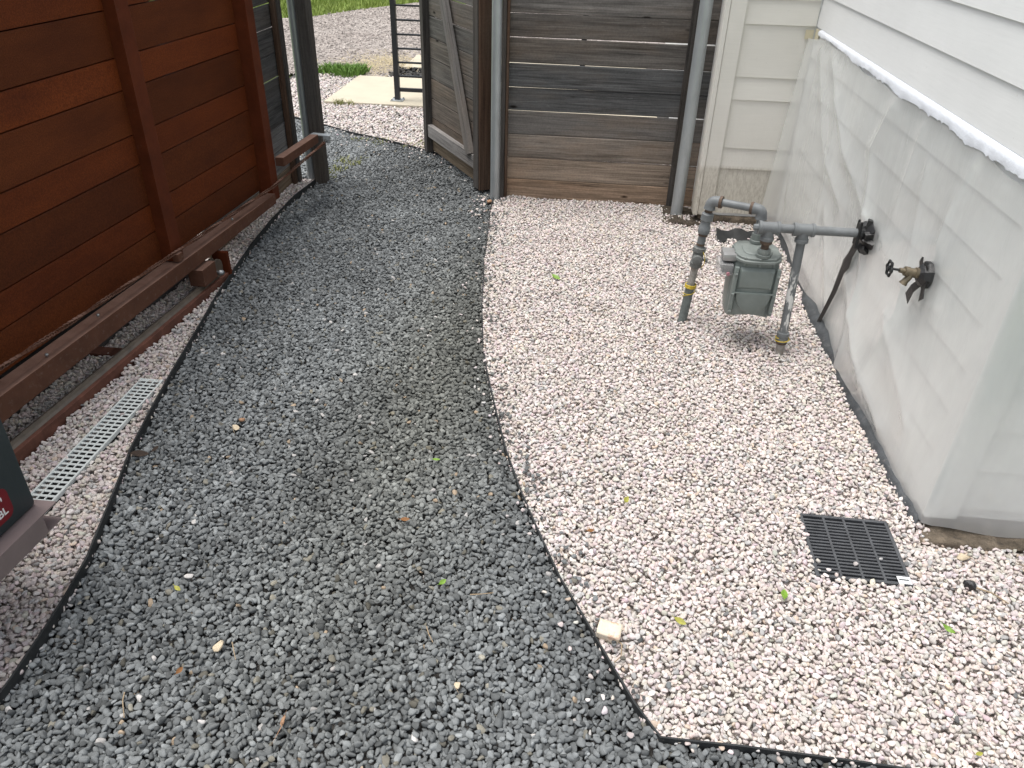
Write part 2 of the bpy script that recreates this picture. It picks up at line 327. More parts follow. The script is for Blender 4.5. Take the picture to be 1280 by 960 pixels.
# ---- gravel: points carrying rotation, size, colour; stones are grown and instanced by geometry nodes
def inside(P, poly):
    x, y = P[:, 0], P[:, 1]; r = np.zeros(len(P), bool); n = len(poly)
    for i in range(n):
        x0, y0 = poly[i]; x1, y1 = poly[(i+1) % n]
        if y0 == y1: continue
        c = ((y0 > y) != (y1 > y)) & (x < (x1-x0)*(y-y0)/(y1-y0)+x0); r ^= c
    return r
def vnoise(P, s, seed):
    r = np.random.default_rng(seed); o = np.zeros(len(P))
    for k in range(10):
        a = r.uniform(0, 2*PI); f = s*r.uniform(.6, 2.2); o += np.sin(f*(P[:, 0]*np.cos(a)+P[:, 1]*np.sin(a))+r.uniform(0, 6.28))
    return o/3.2
def hexpts(x0, x1, y0, y1, s, jit):
    nx = int((x1-x0)/s)+1; ny = int((y1-y0)/(s*.866))+1
    gx, gy = np.meshgrid(np.arange(nx), np.arange(ny)); gx = gx+.5*(gy % 2)
    P = np.stack([x0+gx.ravel()*s, y0+gy.ravel()*s*.866], 1); return P+rng.normal(0, jit*s, P.shape)
def rock_tree(nvar=12):
    g = bpy.data.node_groups.new('gravel_stones', 'GeometryNodeTree')
    g.interface.new_socket('Geometry', in_out='INPUT', socket_type='NodeSocketGeometry'); g.interface.new_socket('Geometry', in_out='OUTPUT', socket_type='NodeSocketGeometry')
    N = g.nodes.new; L = g.links.new; gi = N('NodeGroupInput'); go = N('NodeGroupOutput'); join = N('GeometryNodeJoinGeometry')
    for k in range(nvar):
        p = N('GeometryNodePoints'); p.inputs['Count'].default_value = 13+k % 5
        rv = N('FunctionNodeRandomValue'); rv.data_type = 'FLOAT_VECTOR'; rv.inputs[0].default_value = (-1, -1, -1); rv.inputs[1].default_value = (1, 1, 1); rv.inputs['Seed'].default_value = k*7+3
        nrm = N('ShaderNodeVectorMath'); nrm.operation = 'NORMALIZE'; L(rv.outputs[0], nrm.inputs[0])
        mx = N('ShaderNodeMix'); mx.data_type = 'VECTOR'; mx.inputs[0].default_value = .62; L(rv.outputs[0], mx.inputs[4]); L(nrm.outputs[0], mx.inputs[5])
        L(mx.outputs[1], p.inputs['Position'])
        h = N('GeometryNodeConvexHull'); L(p.outputs[0], h.inputs[0])
        sub = N('GeometryNodeSubdivisionSurface'); sub.inputs['Level'].default_value = 1
        for nm in ('Edge Crease',):
            if nm in sub.inputs: sub.inputs[nm].default_value = .5
        L(h.outputs[0], sub.inputs[0])
        sm = N('GeometryNodeSetShadeSmooth'); L(sub.outputs[0], sm.inputs[0])
        st = N('GeometryNodeSetMaterial'); st.inputs['Material'].default_value = MAT['stone']; L(sm.outputs[0], st.inputs[0])
        gt = N('GeometryNodeGeometryToInstance'); L(st.outputs[0], gt.inputs[0]); L(gt.outputs[0], join.inputs[0])
    def na(name, typ):
        a = N('GeometryNodeInputNamedAttribute'); a.data_type = typ; a.inputs['Name'].default_value = name; return a.outputs[0]
    io = N('GeometryNodeInstanceOnPoints'); L(gi.outputs[0], io.inputs['Points']); L(join.outputs[0], io.inputs['Instance']); io.inputs['Pick Instance'].default_value = True
    L(na('pick', 'INT'), io.inputs['Instance Index'])
    er = N('FunctionNodeEulerToRotation'); L(na('rot', 'FLOAT_VECTOR'), er.inputs[0]); L(er.outputs[0], io.inputs['Rotation']); L(na('scl', 'FLOAT_VECTOR'), io.inputs['Scale'])
    L(io.outputs[0], go.inputs[0]); return g
ROCKS = rock_tree()
def scatter(name, P, Z, size, cols, flat=.55, tilt=.45):
    n = len(P); me = bpy.data.meshes.new(name); me.vertices.add(n)
    me.vertices.foreach_set('co', np.column_stack([P, Z]).astype('f').ravel())
    rot = np.column_stack([rng.normal(0, tilt, n), rng.normal(0, tilt, n), rng.uniform(0, 2*PI, n)])
    s = np.column_stack([size, size*rng.uniform(.6, .92, n), size*flat*rng.uniform(.7, 1.3, n)])
    a = me.attributes.new('rot', 'FLOAT_VECTOR', 'POINT'); a.data.foreach_set('vector', rot.astype('f').ravel())
    a = me.attributes.new('scl', 'FLOAT_VECTOR', 'POINT'); a.data.foreach_set('vector', s.astype('f').ravel())
    a = me.attributes.new('pick', 'INT', 'POINT'); a.data.foreach_set('value', rng.integers(0, 12, n).astype('i'))
    a = me.attributes.new('col', 'FLOAT_COLOR', 'POINT'); a.data.foreach_set('color', np.column_stack([np.clip(cols, 0, 1), np.ones(n)]).astype('f').ravel())
    o = bpy.data.objects.new(name, me); COL.objects.link(o); me.materials.append(MAT['stone'])
    o.modifiers.new('stones', 'NODES').node_group = ROCKS
    return struct(o, 'stuff')
TR = [(-2.075+.073*.4, .4), (-2.0+.073*.4, .4), (-2.0+.073*3.46, 3.46), (-2.075+.073*3.46, 3.46)]
GR = [(.772, 1.706), (1.046, 1.70), (1.055, 1.985), (.775, 1.985)]
DR = [(-1.712, 1.66), (-1.612, 1.66), (-1.612, 2.452), (-1.712, 2.452)]
EXCL = [TR, DR, GR, [(-3, 7.19), (.7, 7.19), (.7, 8.42), (-3+.55, 8.42), (-2.47, 7.19)]]
HOUSE = [(1.155, 2.0), (3.3, 2.0), (3.3, 8.6), (.70, 8.6), (.70, 4.67), (1.155, 4.67)]
DARK = list(LE) + [(-1.9, 5.1), (-2.6, 5.15), (-2.7, 6.70)] + BE[1:] + [(-.5, 4.95)] + RE + [(2.4, .15), (-2.4, .15), (-2.4, 1.02), (-1.45, 1.04), (-1.36, 1.02)]
WHITE_R = list(reversed(RE)) + [(-.52, 4.93), (.72, 4.93), (.72, 4.66), (1.3, 4.66), (1.18, 2.0), (1.2, 1.92), (2.4, 1.90)]
WHITE_L = [(-1.36, 1.02), (-1.45, 1.04), (-2.4, 1.02), (-2.4, 4.9), (-1.95, 5.02), (-1.82, 5.02)] + list(reversed(LE))
WHITE_B = list(BE) + [(.6, 5.0), (.9, 5.0), (.9, 8.45), (-3.1, 8.45), (-3.1, 6.9)]
def region(poly, s, jit):
    a = np.array(poly); P = hexpts(a[:, 0].min(), a[:, 0].max(), a[:, 1].min(), a[:, 1].max(), s, jit)
    P = P[inside(P, poly)]
    for e in EXCL+[HOUSE]: P = P[~inside(P, e)]
    return P
def near(P, pts, r):
    d = np.full(len(P), 9.)
    a = np.array(pts)
    for i in range(len(a)-1):
        ab = a[i+1]-a[i]; t = np.clip(((P-a[i])@ab)/(ab@ab), 0, 1); d = np.minimum(d, np.linalg.norm(P-(a[i]+t[:, None]*ab), axis=1))
    return d
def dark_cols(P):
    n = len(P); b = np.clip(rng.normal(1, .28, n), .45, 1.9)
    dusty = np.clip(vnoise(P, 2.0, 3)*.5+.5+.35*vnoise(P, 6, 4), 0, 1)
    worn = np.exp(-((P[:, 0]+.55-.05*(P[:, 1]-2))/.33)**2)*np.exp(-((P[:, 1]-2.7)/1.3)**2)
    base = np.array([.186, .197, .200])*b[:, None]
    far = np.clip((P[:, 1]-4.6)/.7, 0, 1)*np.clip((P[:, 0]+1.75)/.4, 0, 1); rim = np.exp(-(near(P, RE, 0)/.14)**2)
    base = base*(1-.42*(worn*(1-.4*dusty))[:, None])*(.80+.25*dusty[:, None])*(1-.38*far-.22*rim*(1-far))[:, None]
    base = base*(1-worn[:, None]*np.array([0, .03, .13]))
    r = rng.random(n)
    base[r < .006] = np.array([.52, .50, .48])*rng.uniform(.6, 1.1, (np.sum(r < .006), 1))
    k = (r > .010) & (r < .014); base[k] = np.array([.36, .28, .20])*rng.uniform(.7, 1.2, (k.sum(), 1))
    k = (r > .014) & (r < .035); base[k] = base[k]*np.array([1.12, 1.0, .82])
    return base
def white_cols(P, dirt=0):
    n = len(P); b = np.clip(rng.normal(1, .11, n), .65, 1.25)
    base = np.array([.555, .497, .466])*b[:, None]*(1+rng.normal(0, .03, (n, 3)))
    r = rng.random(n); patch = .5+.5*vnoise(P, 5, 8)
    k = r < (.03+.07*np.clip(patch, 0, 1)); base[k] = np.array([.44, .43, .42])*rng.uniform(.7, 1.25, (k.sum(), 1))
    k = (r > .985); base[k] = np.array([.58, .47, .38])*rng.uniform(.7, 1.1, (k.sum(), 1))
    k = (r > .93) & (r < .97); base[k] = np.array([.70, .66, .63])
    k = (r > .925) & (r < .93); base[k] = np.array([.15, .15, .15])
    if dirt: base = base*(1-dirt)
    return base
def level(P, base, dip=True):
    z = base+.004*vnoise(P, 9, 5)+.003*vnoise(P, 22, 6)
    if dip: z = z+.010*np.clip(1-near(P, [(.76, 1.90), (.77, 1.69), (1.0, 1.69)], 0)/.05, 0, 1)-.020*np.clip(1-near(P, [(1.14, 1.9), (2.4, 1.89)], 0)/.16, 0, 1)*(P[:, 1] < 2.1)
    return z
def lay(name, poly, base, cf, s=.0165, sz=(.0088, .0135), top=.5):
    P = region(poly, s, .22); d = level(P, base-.007); size = rng.uniform(sz[0], sz[1], len(P))*rng.uniform(.8, 1.2, len(P))
    Q = region(poly, s/math.sqrt(top), .30); dq = level(Q, base+.001)+rng.uniform(-.002, .003, len(Q)); sq = rng.uniform(sz[0], sz[1]*1.12, len(Q))
    if top > .3 and name == 'dark_gravel': pass
    PP = np.vstack([P, Q]); return scatter(name, PP, np.concatenate([d, dq]), np.concatenate([size, sq]), cf(PP))
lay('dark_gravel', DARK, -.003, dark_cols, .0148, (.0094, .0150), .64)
lay('pale_gravel', WHITE_R, .006, white_cols, .0136, (.0080, .0125), .66)
lay('pale_gravel', WHITE_L, .008, white_cols, .0145, (.0088, .0135), .64)
lay('pale_gravel', WHITE_B, .002, lambda P: white_cols(P)*1.04, .024, (.011, .018), .5)
# loose pale chips over the drive, and stray stones of one colour on the other
P = hexpts(-5.5, -1.0, 8.42, 14.5, .06, .4); keep = rng.random(len(P)) < .75; P = P[keep]
P = P[inside(P, [(-14, 8.42), (0, 8.42), (0, 14.8), (-3.3, 14.6), (-3.95, 13.6), (-4.5, 12.5), (-6, 11.6), (-14, 10.5)])]
P = P[~inside(P, [(-2.12, 9), (.6, 9), (.6, 9.75), (-2.12, 9.75)])]
scatter('drive_gravel', P, np.full(len(P), -.008), rng.uniform(.010, .024, len(P)), np.array([.40, .36, .33])*rng.uniform(.5, 1.5, (len(P), 1)))

def edge_strays(name, pts, n, cf, spread, side, z):
    out = []
    a = np.array(pts); seg = np.linalg.norm(np.diff(a, axis=0), axis=1); cs = np.concatenate([[0], np.cumsum(seg)])
    for _ in range(n):
        u = rng.uniform(0, cs[-1]); i = min(np.searchsorted(cs, u)-1, len(seg)-1); i = max(i, 0); t = (u-cs[i])/seg[i]; p = a[i]+t*(a[i+1]-a[i]); d = (a[i+1]-a[i])/seg[i]
        off = side*(.01+abs(rng.normal(0, spread))); out.append([p[0]-d[1]*off, p[1]+d[0]*off])
    P = np.array(out); 
    for e in EXCL: P = P[~inside(P, e)]
    return scatter(name, P, np.full(len(P), z)+rng.uniform(0, .005, len(P)), rng.uniform(.008, .0125, len(P)), cf(P))
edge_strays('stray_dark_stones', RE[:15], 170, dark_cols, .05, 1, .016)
edge_strays('stray_pale_stones', RE[:20], 60, white_cols, .05, -1, .009)
edge_strays('stray_pale_stones', BE, 90, white_cols, .10, -1, .009)
edge_strays('stray_pale_stones', [(-1.28, .8), (-1.30, 1.03)], 55, white_cols, .03, 1, .012)
edge_strays('stray_pale_stones', [(-.60, 4.45), (-.62, 4.9)], 40, white_cols, .04, 1, .010)
# a few chips that have rolled onto the two grates
for (x, y), z in zip([(.813, 1.724), (.84, 1.77), (.92, 1.76), (.99, 1.80), (.79, 1.95), (.778, 1.90)], [.019]*6):
    o = None
PG = np.array([(.813, 1.735), (.79, 1.765), (.90, 1.768), (.985, 1.80), (.775, 1.93), (.780, 1.88), (.80, 1.71), (.85, 1.706), (.83, 1.716), (.785, 1.73)])
scatter('chips_on_grate', PG, np.full(len(PG), .012), rng.uniform(.008, .013, len(PG)), white_cols(PG)*1.1)
PD = np.array([(-1.70, 2.42), (-1.66, 2.43), (-1.63, 2.44), (-1.69, 2.38), (-1.645, 1.98), (-1.65, 2.2), (-1.70, 1.93), (-1.62, 2.36), (-1.63, 2.41), (-1.68, 2.45)])
scatter('chips_on_drain', PD, np.full(len(PD), .020), rng.uniform(.006, .010, len(PD)), white_cols(PD))

# ------------------------------------------------------------------ house
def lap(parent, a, b, z0, z1, nx, ny, mat, label=None):      # a lapped board from a to b, outward normal (nx, ny)
    ax, ay = a; bx, by = b; pr = [(0, z0), (.0105, z0), (.0103, z0+.001), (.002, z1+.012), (0, z1+.012)]
    return MB().rings([[(x+nx*d, y+ny*d, z) for d, z in pr] for x, y in ((ax, ay), (bx, by))]).obj('siding_board', mat, parent, label=label)
house = thing('house', (1.17, 4.65, 0), 'house corner in cream lap siding behind the gas meter, partly under plastic sheeting', 'house')
m = MB(); m.box(1.183, 3.4, 2.013, 4.72, .03, 2.9); m.box(.69, 3.4, 4.664, 8.4, .05, 2.9); m.obj('wall', 'siding', house)
zs = [.075+.15*i for i in range(18)]
lap(house, (1.182, 2.03), (1.182, 4.662), -.02, .075, -1, 0, 'siding')
for z in zs:
    lap(house, (1.182, 2.03), (1.182, 4.662), z, z+.15, -1, 0, 'siding')
    lap(house, (1.268, 2.012), (3.3, 2.012), z, z+.15, 0, -1, 'siding')
zb = [.07, .341, .462, .733, .855, 1.125, 1.247, 1.517, 1.64, 1.91, 2.03, 2.30, 2.42, 2.7]
for z0, z1 in zip(zb[:-1], zb[1:]): lap(house, (.787, 4.663), (1.168, 4.663), z0, z1, 0, -1, 'siding_dirty')
MB().box(.700, .785, 4.636, 4.662, .055, 2.8).obj('corner_board', 'siding_dirty', house, bevel=.002)
MB().box(.672, .698, 4.630, 4.75, .052, 2.8).obj('corner_board', 'siding_dirty', house, bevel=.002)
MB().box(1.166, 1.264, 1.988, 2.010, .035, 2.8).obj('corner_board', 'siding', house, bevel=.002)
MB().box(1.1665, 1.181, 2.012, 2.085, .035, 2.8).obj('corner_board', 'siding', house, bevel=.002)
def rough(name, x0, x1, y0, y1, z0, z1, mat, parent, step=.035, amp=.008, seed=1):
    bm = bmesh.new(); bmesh.ops.create_cube(bm, size=1)
    for v in bm.verts: v.co = Vector((x0 if v.co.x < 0 else x1, y0 if v.co.y < 0 else y1, z0 if v.co.z < 0 else z1))
    for _ in range(6):
        long = [e for e in bm.edges if e.calc_length() > step]
        if not long: break
        bmesh.ops.subdivide_edges(bm, edges=long, cuts=1, use_grid_fill=True)
    from mathutils import noise as ns
    for v in bm.verts: v.co += amp*ns.noise_vector(v.co*18+Vector((seed, 0, 0)))*Vector((1, 1, 1)).length/1.7+amp*.5*ns.noise_vector(v.co*55)
    bmesh.ops.recalc_face_normals(bm, faces=bm.faces)
    me = bpy.data.meshes.new(name); bm.to_mesh(me); bm.free(); me.shade_smooth()
    return put(bpy.data.objects.new(name, me), mat, parent)
rough('foundation', 1.15, 3.2, 1.915, 2.2, -.10, -.006, 'footing', house, step=.022, amp=.016)
rough('foundation', .71, 1.20, 4.655, 4.9, -.08, .052, 'footing', house, amp=.006, seed=4)
rough('foundation', 1.185, 1.3, 2.05, 4.75, -.08, .055, 'footing', house, amp=.005, seed=9, step=.06)

# plastic sheeting: a film that hangs from the tape, bulges, and turns the near corner
FOLDS = [  # soft pulled folds: points (y, z), height, width
    ([(4.18, 1.07), (3.65, .75), (3.11, .60)], .020, .055), ([(4.40, 1.05), (3.93, .67), (3.51, .53)], .016, .06),
    ([(3.20, 1.05), (3.31, .84), (3.16, .61)], .018, .050), ([(3.17, .33), (2.78, .17), (2.42, .08)], .026, .055),
    ([(2.43, 1.06), (2.47, .92), (2.48, .77)], .012, .05), 
    ([(3.02, .62), (2.75, .55), (2.35, .60)], .009, .06), ([(2.67, .41), (2.24, .21)], .014, .07), ([(2.88, 1.05), (2.90, .74)], .010, .05),
    ([(4.53, .88), (4.40, .26)], .012, .06),  ([(3.7, .45), (3.35, .12)], .014, .05), ([(3.9, .9), (3.75, .3)], .010, .06),
    ([(2.75, .95), (2.60, .45), (2.66, .1)], .008, .05), ([(3.10, .50), (2.98, .25), (2.95, .02)], .016, .035)]
def film_off(s, z):
    y = s; e = 0.0
    top = max(0, min(1, (1.10-z)/.25)); low = max(0, 1-z/.45); edge_ = max(0, min(1, (1.09-z)/.06))
    e += .008*top*(1+math.sin(y*3.1+z*1.1+.6*math.sin(z*3)))*.5
    e += .0010*math.sin(y*13+z*9+2*math.sin(y*3))
    for pts_, h_, w_ in FOLDS:
        best = 9.; tt = 0
        for k_ in range(len(pts_)-1):
            (ay, az), (by_, bz) = pts_[k_], pts_[k_+1]; dy, dz_ = by_-ay, bz-az
            t_ = max(0., min(1., ((y-ay)*dy+(z-az)*dz_)/(dy*dy+dz_*dz_))); dd_ = math.hypot(y-ay-t_*dy, z-az-t_*dz_)
            if dd_ < best: best = dd_
        if best < 3*w_: e += .62*h_*(.75*math.exp(-(best/w_)**2)+.35*math.exp(-(best/(w_*.28))**2))
    e += .020*math.exp(-((y-2.62-.45*(.35-z))/.28)**2)*math.exp(-((z-.22)/.25)**2)
    e += low*.022*(.6+.4*math.sin(y*7))
    return e*edge_
ss = []
n1 = 240; n2 = 50; nv = 110
m = MB(); rows = []
for j in range(nv+1):
    f = j/nv; row = []
    for i in range(n1+1):
        u = i/n1; y = 4.62+(1.985-4.62)*u
        ztop = 1.088+.012*math.sin(y*5)+.008*math.sin(y*13+1); zbot = .012+.020*math.sin(y*3.3)**2+.05*max(0, (y-3.2)/1.4)
        z = zbot+(ztop-zbot)*f; fade = min(1, (1-u)/.10)
        x = 1.160-film_off(y, z)*fade
        if y > 4.42:                                          # swings across the inner corner onto the back wall
            k = (y-4.42)/.20; wide = .105-.075*(z/1.1); x = x*(1-k**1.5)+(1.168-wide)*k**1.5
            y = 4.42+.215*k**.9-.012*math.sin(k*PI)
        row.append((x, y, z))
    x0, y0 = row[-1][0], row[-1][1]
    for i in range(1, n2+1):
        u = i/n2; x = x0+.008+u*1.3; yy = 1.978-.004*math.sin(x*14+f*5)-.006*(1+math.sin(x*5+f*7))*(1-f)*.8
        ztop = 1.05+.25*u*0; zbot = .004-.012*u+.006*math.sin(x*17)
        z = zbot+(1.088-zbot)*f; row.append((x, yy, z))
    rows.append(row)
W_ = n1+n2+1
# cut-out where the pipe leaves the wall
fs = []
for j in range(nv):
    for i in range(W_-1):
        cx = rows[j][i][0]; cy = rows[j][i][1]; cz = rows[j][i][2]
        if cx < 1.2 and (math.hypot(cy-3.10, cz-.57) < .026 or math.hypot(cy-2.47, cz-.66) < .018): continue
        fs.append((j*W_+i, j*W_+i+1, (j+1)*W_+i+1, (j+1)*W_+i))
m.add([p for r in rows for p in r], fs)
me = m.mesh('plastic_sheet'); me.shade_smooth()
sheet_o = tag(put(bpy.data.objects.new('plastic_sheet', me), 'sheet'), 'translucent wrinkled plastic sheet taped over the lower house wall around the near corner', 'plastic sheet')
# white tape along the top, torn lower edge
m = MB(); vs = []; fs = []
N = 220
for i in range(N+1):
    u = i/N; y = 4.545+(1.96-4.545)*u; jag = .003*math.sin(i*.23)+.004*math.sin(i*.11+1)+.008*(random.random()**4)
    w = .018+.020*min(1, u*2.2)+jag; dx = .0008*math.sin(i*.35)+.0006*math.sin(i*.9)
    vs += [(1.1735, y, 1.1240), (1.1655+dx*.5, y, 1.120), (1.1580+dx, y, 1.1235-w*.5), (1.1575-dx, y, 1.1235-w)]
for i in range(N):
    for k in range(3): b = i*4+k; fs.append((b, b+1, b+5, b+4))
m.add(vs, fs); me = m.mesh('white_tape'); me.shade_smooth()
tag(put(bpy.data.objects.new('white_tape', me), 'tape_foil'), 'shiny white tape strip with torn lower edge along the top of the plastic sheet', 'tape')
tag(MB().box(1.118, 1.160, 4.646, 4.6495, 1.062, 1.108).obj('masking_tape', 'masking'), 'small cream masking tape square on the back wall siding beside the inner corner', 'tape', 'masking tape pieces')
tag(MB().box(1.1665, 1.169, 4.56, 4.635, 1.065, 1.118).obj('masking_tape', 'masking'), 'small cream masking tape square at the far end of the white tape strip', 'tape', 'masking tape pieces')
# membrane at the wall foot
pts = [(4.50, 1.150, 1.185, .09), (4.1, 1.148, 1.172, .08), (3.7, 1.132, 1.165, .06), (3.37, 1.100, 1.150, .05), (3.17, 1.102, 1.150, .045), (2.77, 1.098, 1.145, .05), (2.55, 1.100, 1.145, .04), (2.35, 1.105, 1.15, .04), (2.19, 1.115, 1.15, .035), (2.03, 1.135, 1.16, .03), (1.985, 1.14, 1.165, .015)]
vs = []; fs = []
fine = []
for (a, b) in zip(pts[:-1], pts[1:]):
    for i in range(6): fine.append([a[k]+(b[k]-a[k])*i/6 for k in range(4)])
fine.append(pts[-1])
for i, (y, xo, xi, z) in enumerate(fine):
    j = .004*math.sin(i*1.7)+.003*random.uniform(-1, 1)
    xo += .014*max(0, min(1, (3.6-y)/.3))*max(0, min(1, (y-2.05)/.2)); vs += [(xo+j, y, -.012), (xo+j+.006, y, .020+j), (xi, y, z+j), (xi+.012, y, z-.02)]
for i in range(len(fine)-1):
    for k in range(3): b = i*4+k; fs.append((b, b+1, b+5, b+4))
m = MB().add(vs, fs); me = m.mesh('wall_membrane'); me.shade_smooth()
tag(put(bpy.data.objects.new('wall_membrane', me), 'membrane'), 'dark grey waterproofing strip along the foot of the plastic covered wall', 'membrane')
# black tape seam running down from the pipe
path = [(3.135, .550, .040), (3.16, .49, .042), (3.19, .43, .036), (3.20, .385, .056), (3.215, .345, .036), (3.25, .24, .030), (3.285, .15, .024), (3.325, .06, .020), (3.345, .01, .024)]
vs = []; fs = []
for i, (y, z, w) in enumerate(path):
    w *= 1.5; x = 1.155-film_off(y, z)-.008; vs += [(x, y-w*.55, z), (x-.012, y, z-.003), (x, y+w*.55, z)]
for i in range(len(path)-1):
    for k in range(2): b = i*3+k; fs.append((b, b+1, b+4, b+3))
tag(MB().add(vs, fs).obj('black_tape_strip', 'black_tape', smooth=True), 'long black tape seam running down the plastic from the gas pipe to the gravel', 'tape')

# ------------------------------------------------------------------ main fence
fence = thing('wooden_fence', (.06, 4.9, 0), 'weathered horizontal plank fence between the two galvanized posts beside the house', 'fence')
ze = [.004, .128, .268, .413, .556, .694, .833, .975, 1.104, 1.24, 1.38, 1.52, 1.66, 1.80]
tints = [(2.1, 1.6, 1.2), (2.0, 1.68, 1.38), (1.6, 1.45, 1.3), (1.12, 1.1, 1.08), (.80, .85, .90), (.78, .83, .88), (.98, .94, .90), (.95, .90, .86), (1.25, 1.22, 1.2), (1, 1, 1), (.9, .9, .9), (1, 1, 1), (1.1, 1, 1), (1, 1, 1)]
for k, (a, b) in enumerate(zip(ze[:-1], ze[1:])):
    gap = (.0015, .0025, .002, .0035, .0045, .004, .0045, .003, .0035, .003, .003, .003, .003, .003)[k]
    o = plank(fence, 'plank', 1.225, b-a-gap, .018, (-.505, 4.910+random.uniform(-.004, .003), a), 0, 'grey_wood', tints[k], ch=.0045, roty=(.0, .001, -.001, .0015, -.0022, .0008, .0022, -.0012, .0015, -.001, .001, -.001, 0)[k])
MB().box(-.548, -.522, 4.862, 4.898, .0, 1.95).obj('batten', 'post_wood', fence, bevel=.002)
MB().box(-.520, -.504, 4.868, 4.899, .0, 1.95).obj('batten', 'post_brown', fence, bevel=.002)
MB().box(.530, .575, 4.870, 4.899, .0, 1.95).obj('batten', 'post_wood', fence, bevel=.002)
MB().box(-.50, .66, 4.925, 4.96, 1.45, 1.54).obj('rail', 'grey_wood', fence)
def pipe_post(x, y, r, h, label):
    o = MB().tube([(x, y, -.1), (x, y, h-.01), (x, y, h)], [r, r, r*.6], 24).obj('galvanized_post', 'galv', smooth=True)
    return tag(o, label, 'post', 'galvanized steel posts')
pipe_post(-.578, 4.862, .030, 2.05, 'galvanized round post between the open wooden gate and the plank fence')
pipe_post(.585, 4.745, .036, 2.05, 'galvanized round post at the right end of the plank fence near the house corner')
pipe_post(-1.852, 5.02, .030, 2.05, 'galvanized round post at the end of the left fence behind the red gate')
# dirt mound round the post by the house
rough('dirt_heap', .50, .73, 4.58, 4.88, -.05, .014, 'dirt', None, amp=.014, step=.02, seed=3); tag(bpy.data.objects['dirt_heap'], 'patch of dark crumbly dirt round the foot of the post beside the house corner', 'dirt')

# left fence
lf = thing('wooden_fence', (-1.94, 4.4, 0), 'dark weathered plank fence section behind the tail end of the red gate', 'fence')
zl = [.0, .135, .275, .415, .556, .694, .833, .975, 1.104, 1.24, 1.38, 1.52, 1.66, 1.80]
for k, (a, b) in enumerate(zip(zl[:-1], zl[1:])):
    tn = (1.3, 1.05, .8) if k == 0 else ((1.5, 1.55, 1.6) if k in (1, 2) else (.62, .64, .67))
    plank(lf, 'plank', 1.30, b-a-.006, .018, (-1.955, 3.62, a), PI/2, 'grey_wood', tn, roty=random.uniform(-.0015, .0015))
MB().box(-1.945, -1.905, 4.925, 4.975, 0, 1.95).obj('batten', 'post_wood', lf, bevel=.002)
MB().box(-1.940, -1.915, 4.878, 4.920, 0, 1.95).obj('batten', 'post_brown', lf, bevel=.002)
tag(MB().box(-1.812, -1.735, 4.955, 5.035, -.05, 2.0).obj('wooden_post', 'post_wood', bevel=.003), 'square grey wooden gate post beside the round post on the left of the opening', 'post')

# ------------------------------------------------------------------ open wooden gate
H0 = Vector((-.665, 4.975, 0)); H1 = Vector((-1.195, 5.825, 0)); D = (H1-H0).normalized(); Nn = Vector((-D.y, D.x, 0));
if Nn.y > 0: Nn = -Nn
Lg = (H1-H0).length; rotg = math.atan2(D.y, D.x)
wg = thing('wooden_gate', tuple(H0), 'open weathered wooden gate with diagonal brace swung out beside the path', 'gate')
def gp(u, w, z): return tuple(H0+D*u+Nn*w+Vector((0, 0, z)))
MB().box(0, .075, -.045, .045, .025, 1.95, gp).obj('stile', 'post_wood', wg, bevel=.002)
MB().box(-.016, -.001, -.045, .040, .02, 1.95, gp).obj('stile', 'post_brown', wg, bevel=.002)
MB().box(Lg-.06, Lg, -.045, .045, .02, 1.95, gp).obj('stile', 'post_wood', wg, bevel=.002)
gt = [(1.55, 1.25, .9), (.95, .80, .68), (1.0, .88, .78), (1.0, .9, .8), (.95, .92, .88), (1.05, .98, .9), (.85, .85, .83), (.95, .93, .9), (1, 1, 1), (.9, .9, .9), (1, 1, 1), (.9, .9, .9), (1, 1, 1), (1, 1, 1)]
gz = [.03, .135, .275, .413, .550, .687, .824, .961, 1.10, 1.24, 1.38, 1.52, 1.66, 1.80, 1.94]
for k, (a, b) in enumerate(zip(gz[:-1], gz[1:])):
    p = gp(.076, -.012, a); plank(wg, 'plank', Lg-.137, b-a-.006, .018, p, rotg, 'grey_wood', gt[k], roty=random.uniform(-.002, .002))
plank(wg, 'rail', Lg-.137, .088, .036, gp(.076, .016, .135), rotg, 'brace_wood', (1.5, 1.5, 1.5))
plank(wg, 'rail', Lg-.137, .088, .036, gp(.076, .016, 1.72), rotg, 'brace_wood', (1.3, 1.3, 1.3))
# diagonal brace
a0 = Vector(gp(.16, .032, .215)); a1 = Vector(gp(.86, .032, 1.72)); dz = (a1-a0)
L = dz.length; ex = dz.normalized(); ey = Nn; ez = ex.cross(ey).normalized(); ey = ez.cross(ex)
br = bpy.data.objects.new('brace', None)
pr = [(-.018, -.036), (.018, -.036), (.018, .036), (-.018, .036)]
me = MB().rings([[(x, y, z) for y, z in pr] for x in (0, L)]).mesh('brace'); bo = bpy.data.objects.new('brace', me)
Mx = Matrix((ex, ey, ez)).transposed().to_4x4(); Mx.translation = a0
bo.rotation_euler = Mx.to_euler(); bo.location = a0; bo.color = (1.15, 1.15, 1.15, 1); put(bo, 'brace_wood', wg)
bpy.data.objects.remove(br)
for k in range(3, 9):
    q = gp(.095, .0, gz[k]+.02); MB().prof(Vector(q)-Nn*.004, Vector(q)+Nn*.002, [(0, .004), (1, .004)], 8).obj('nail', 'bolt', wg)

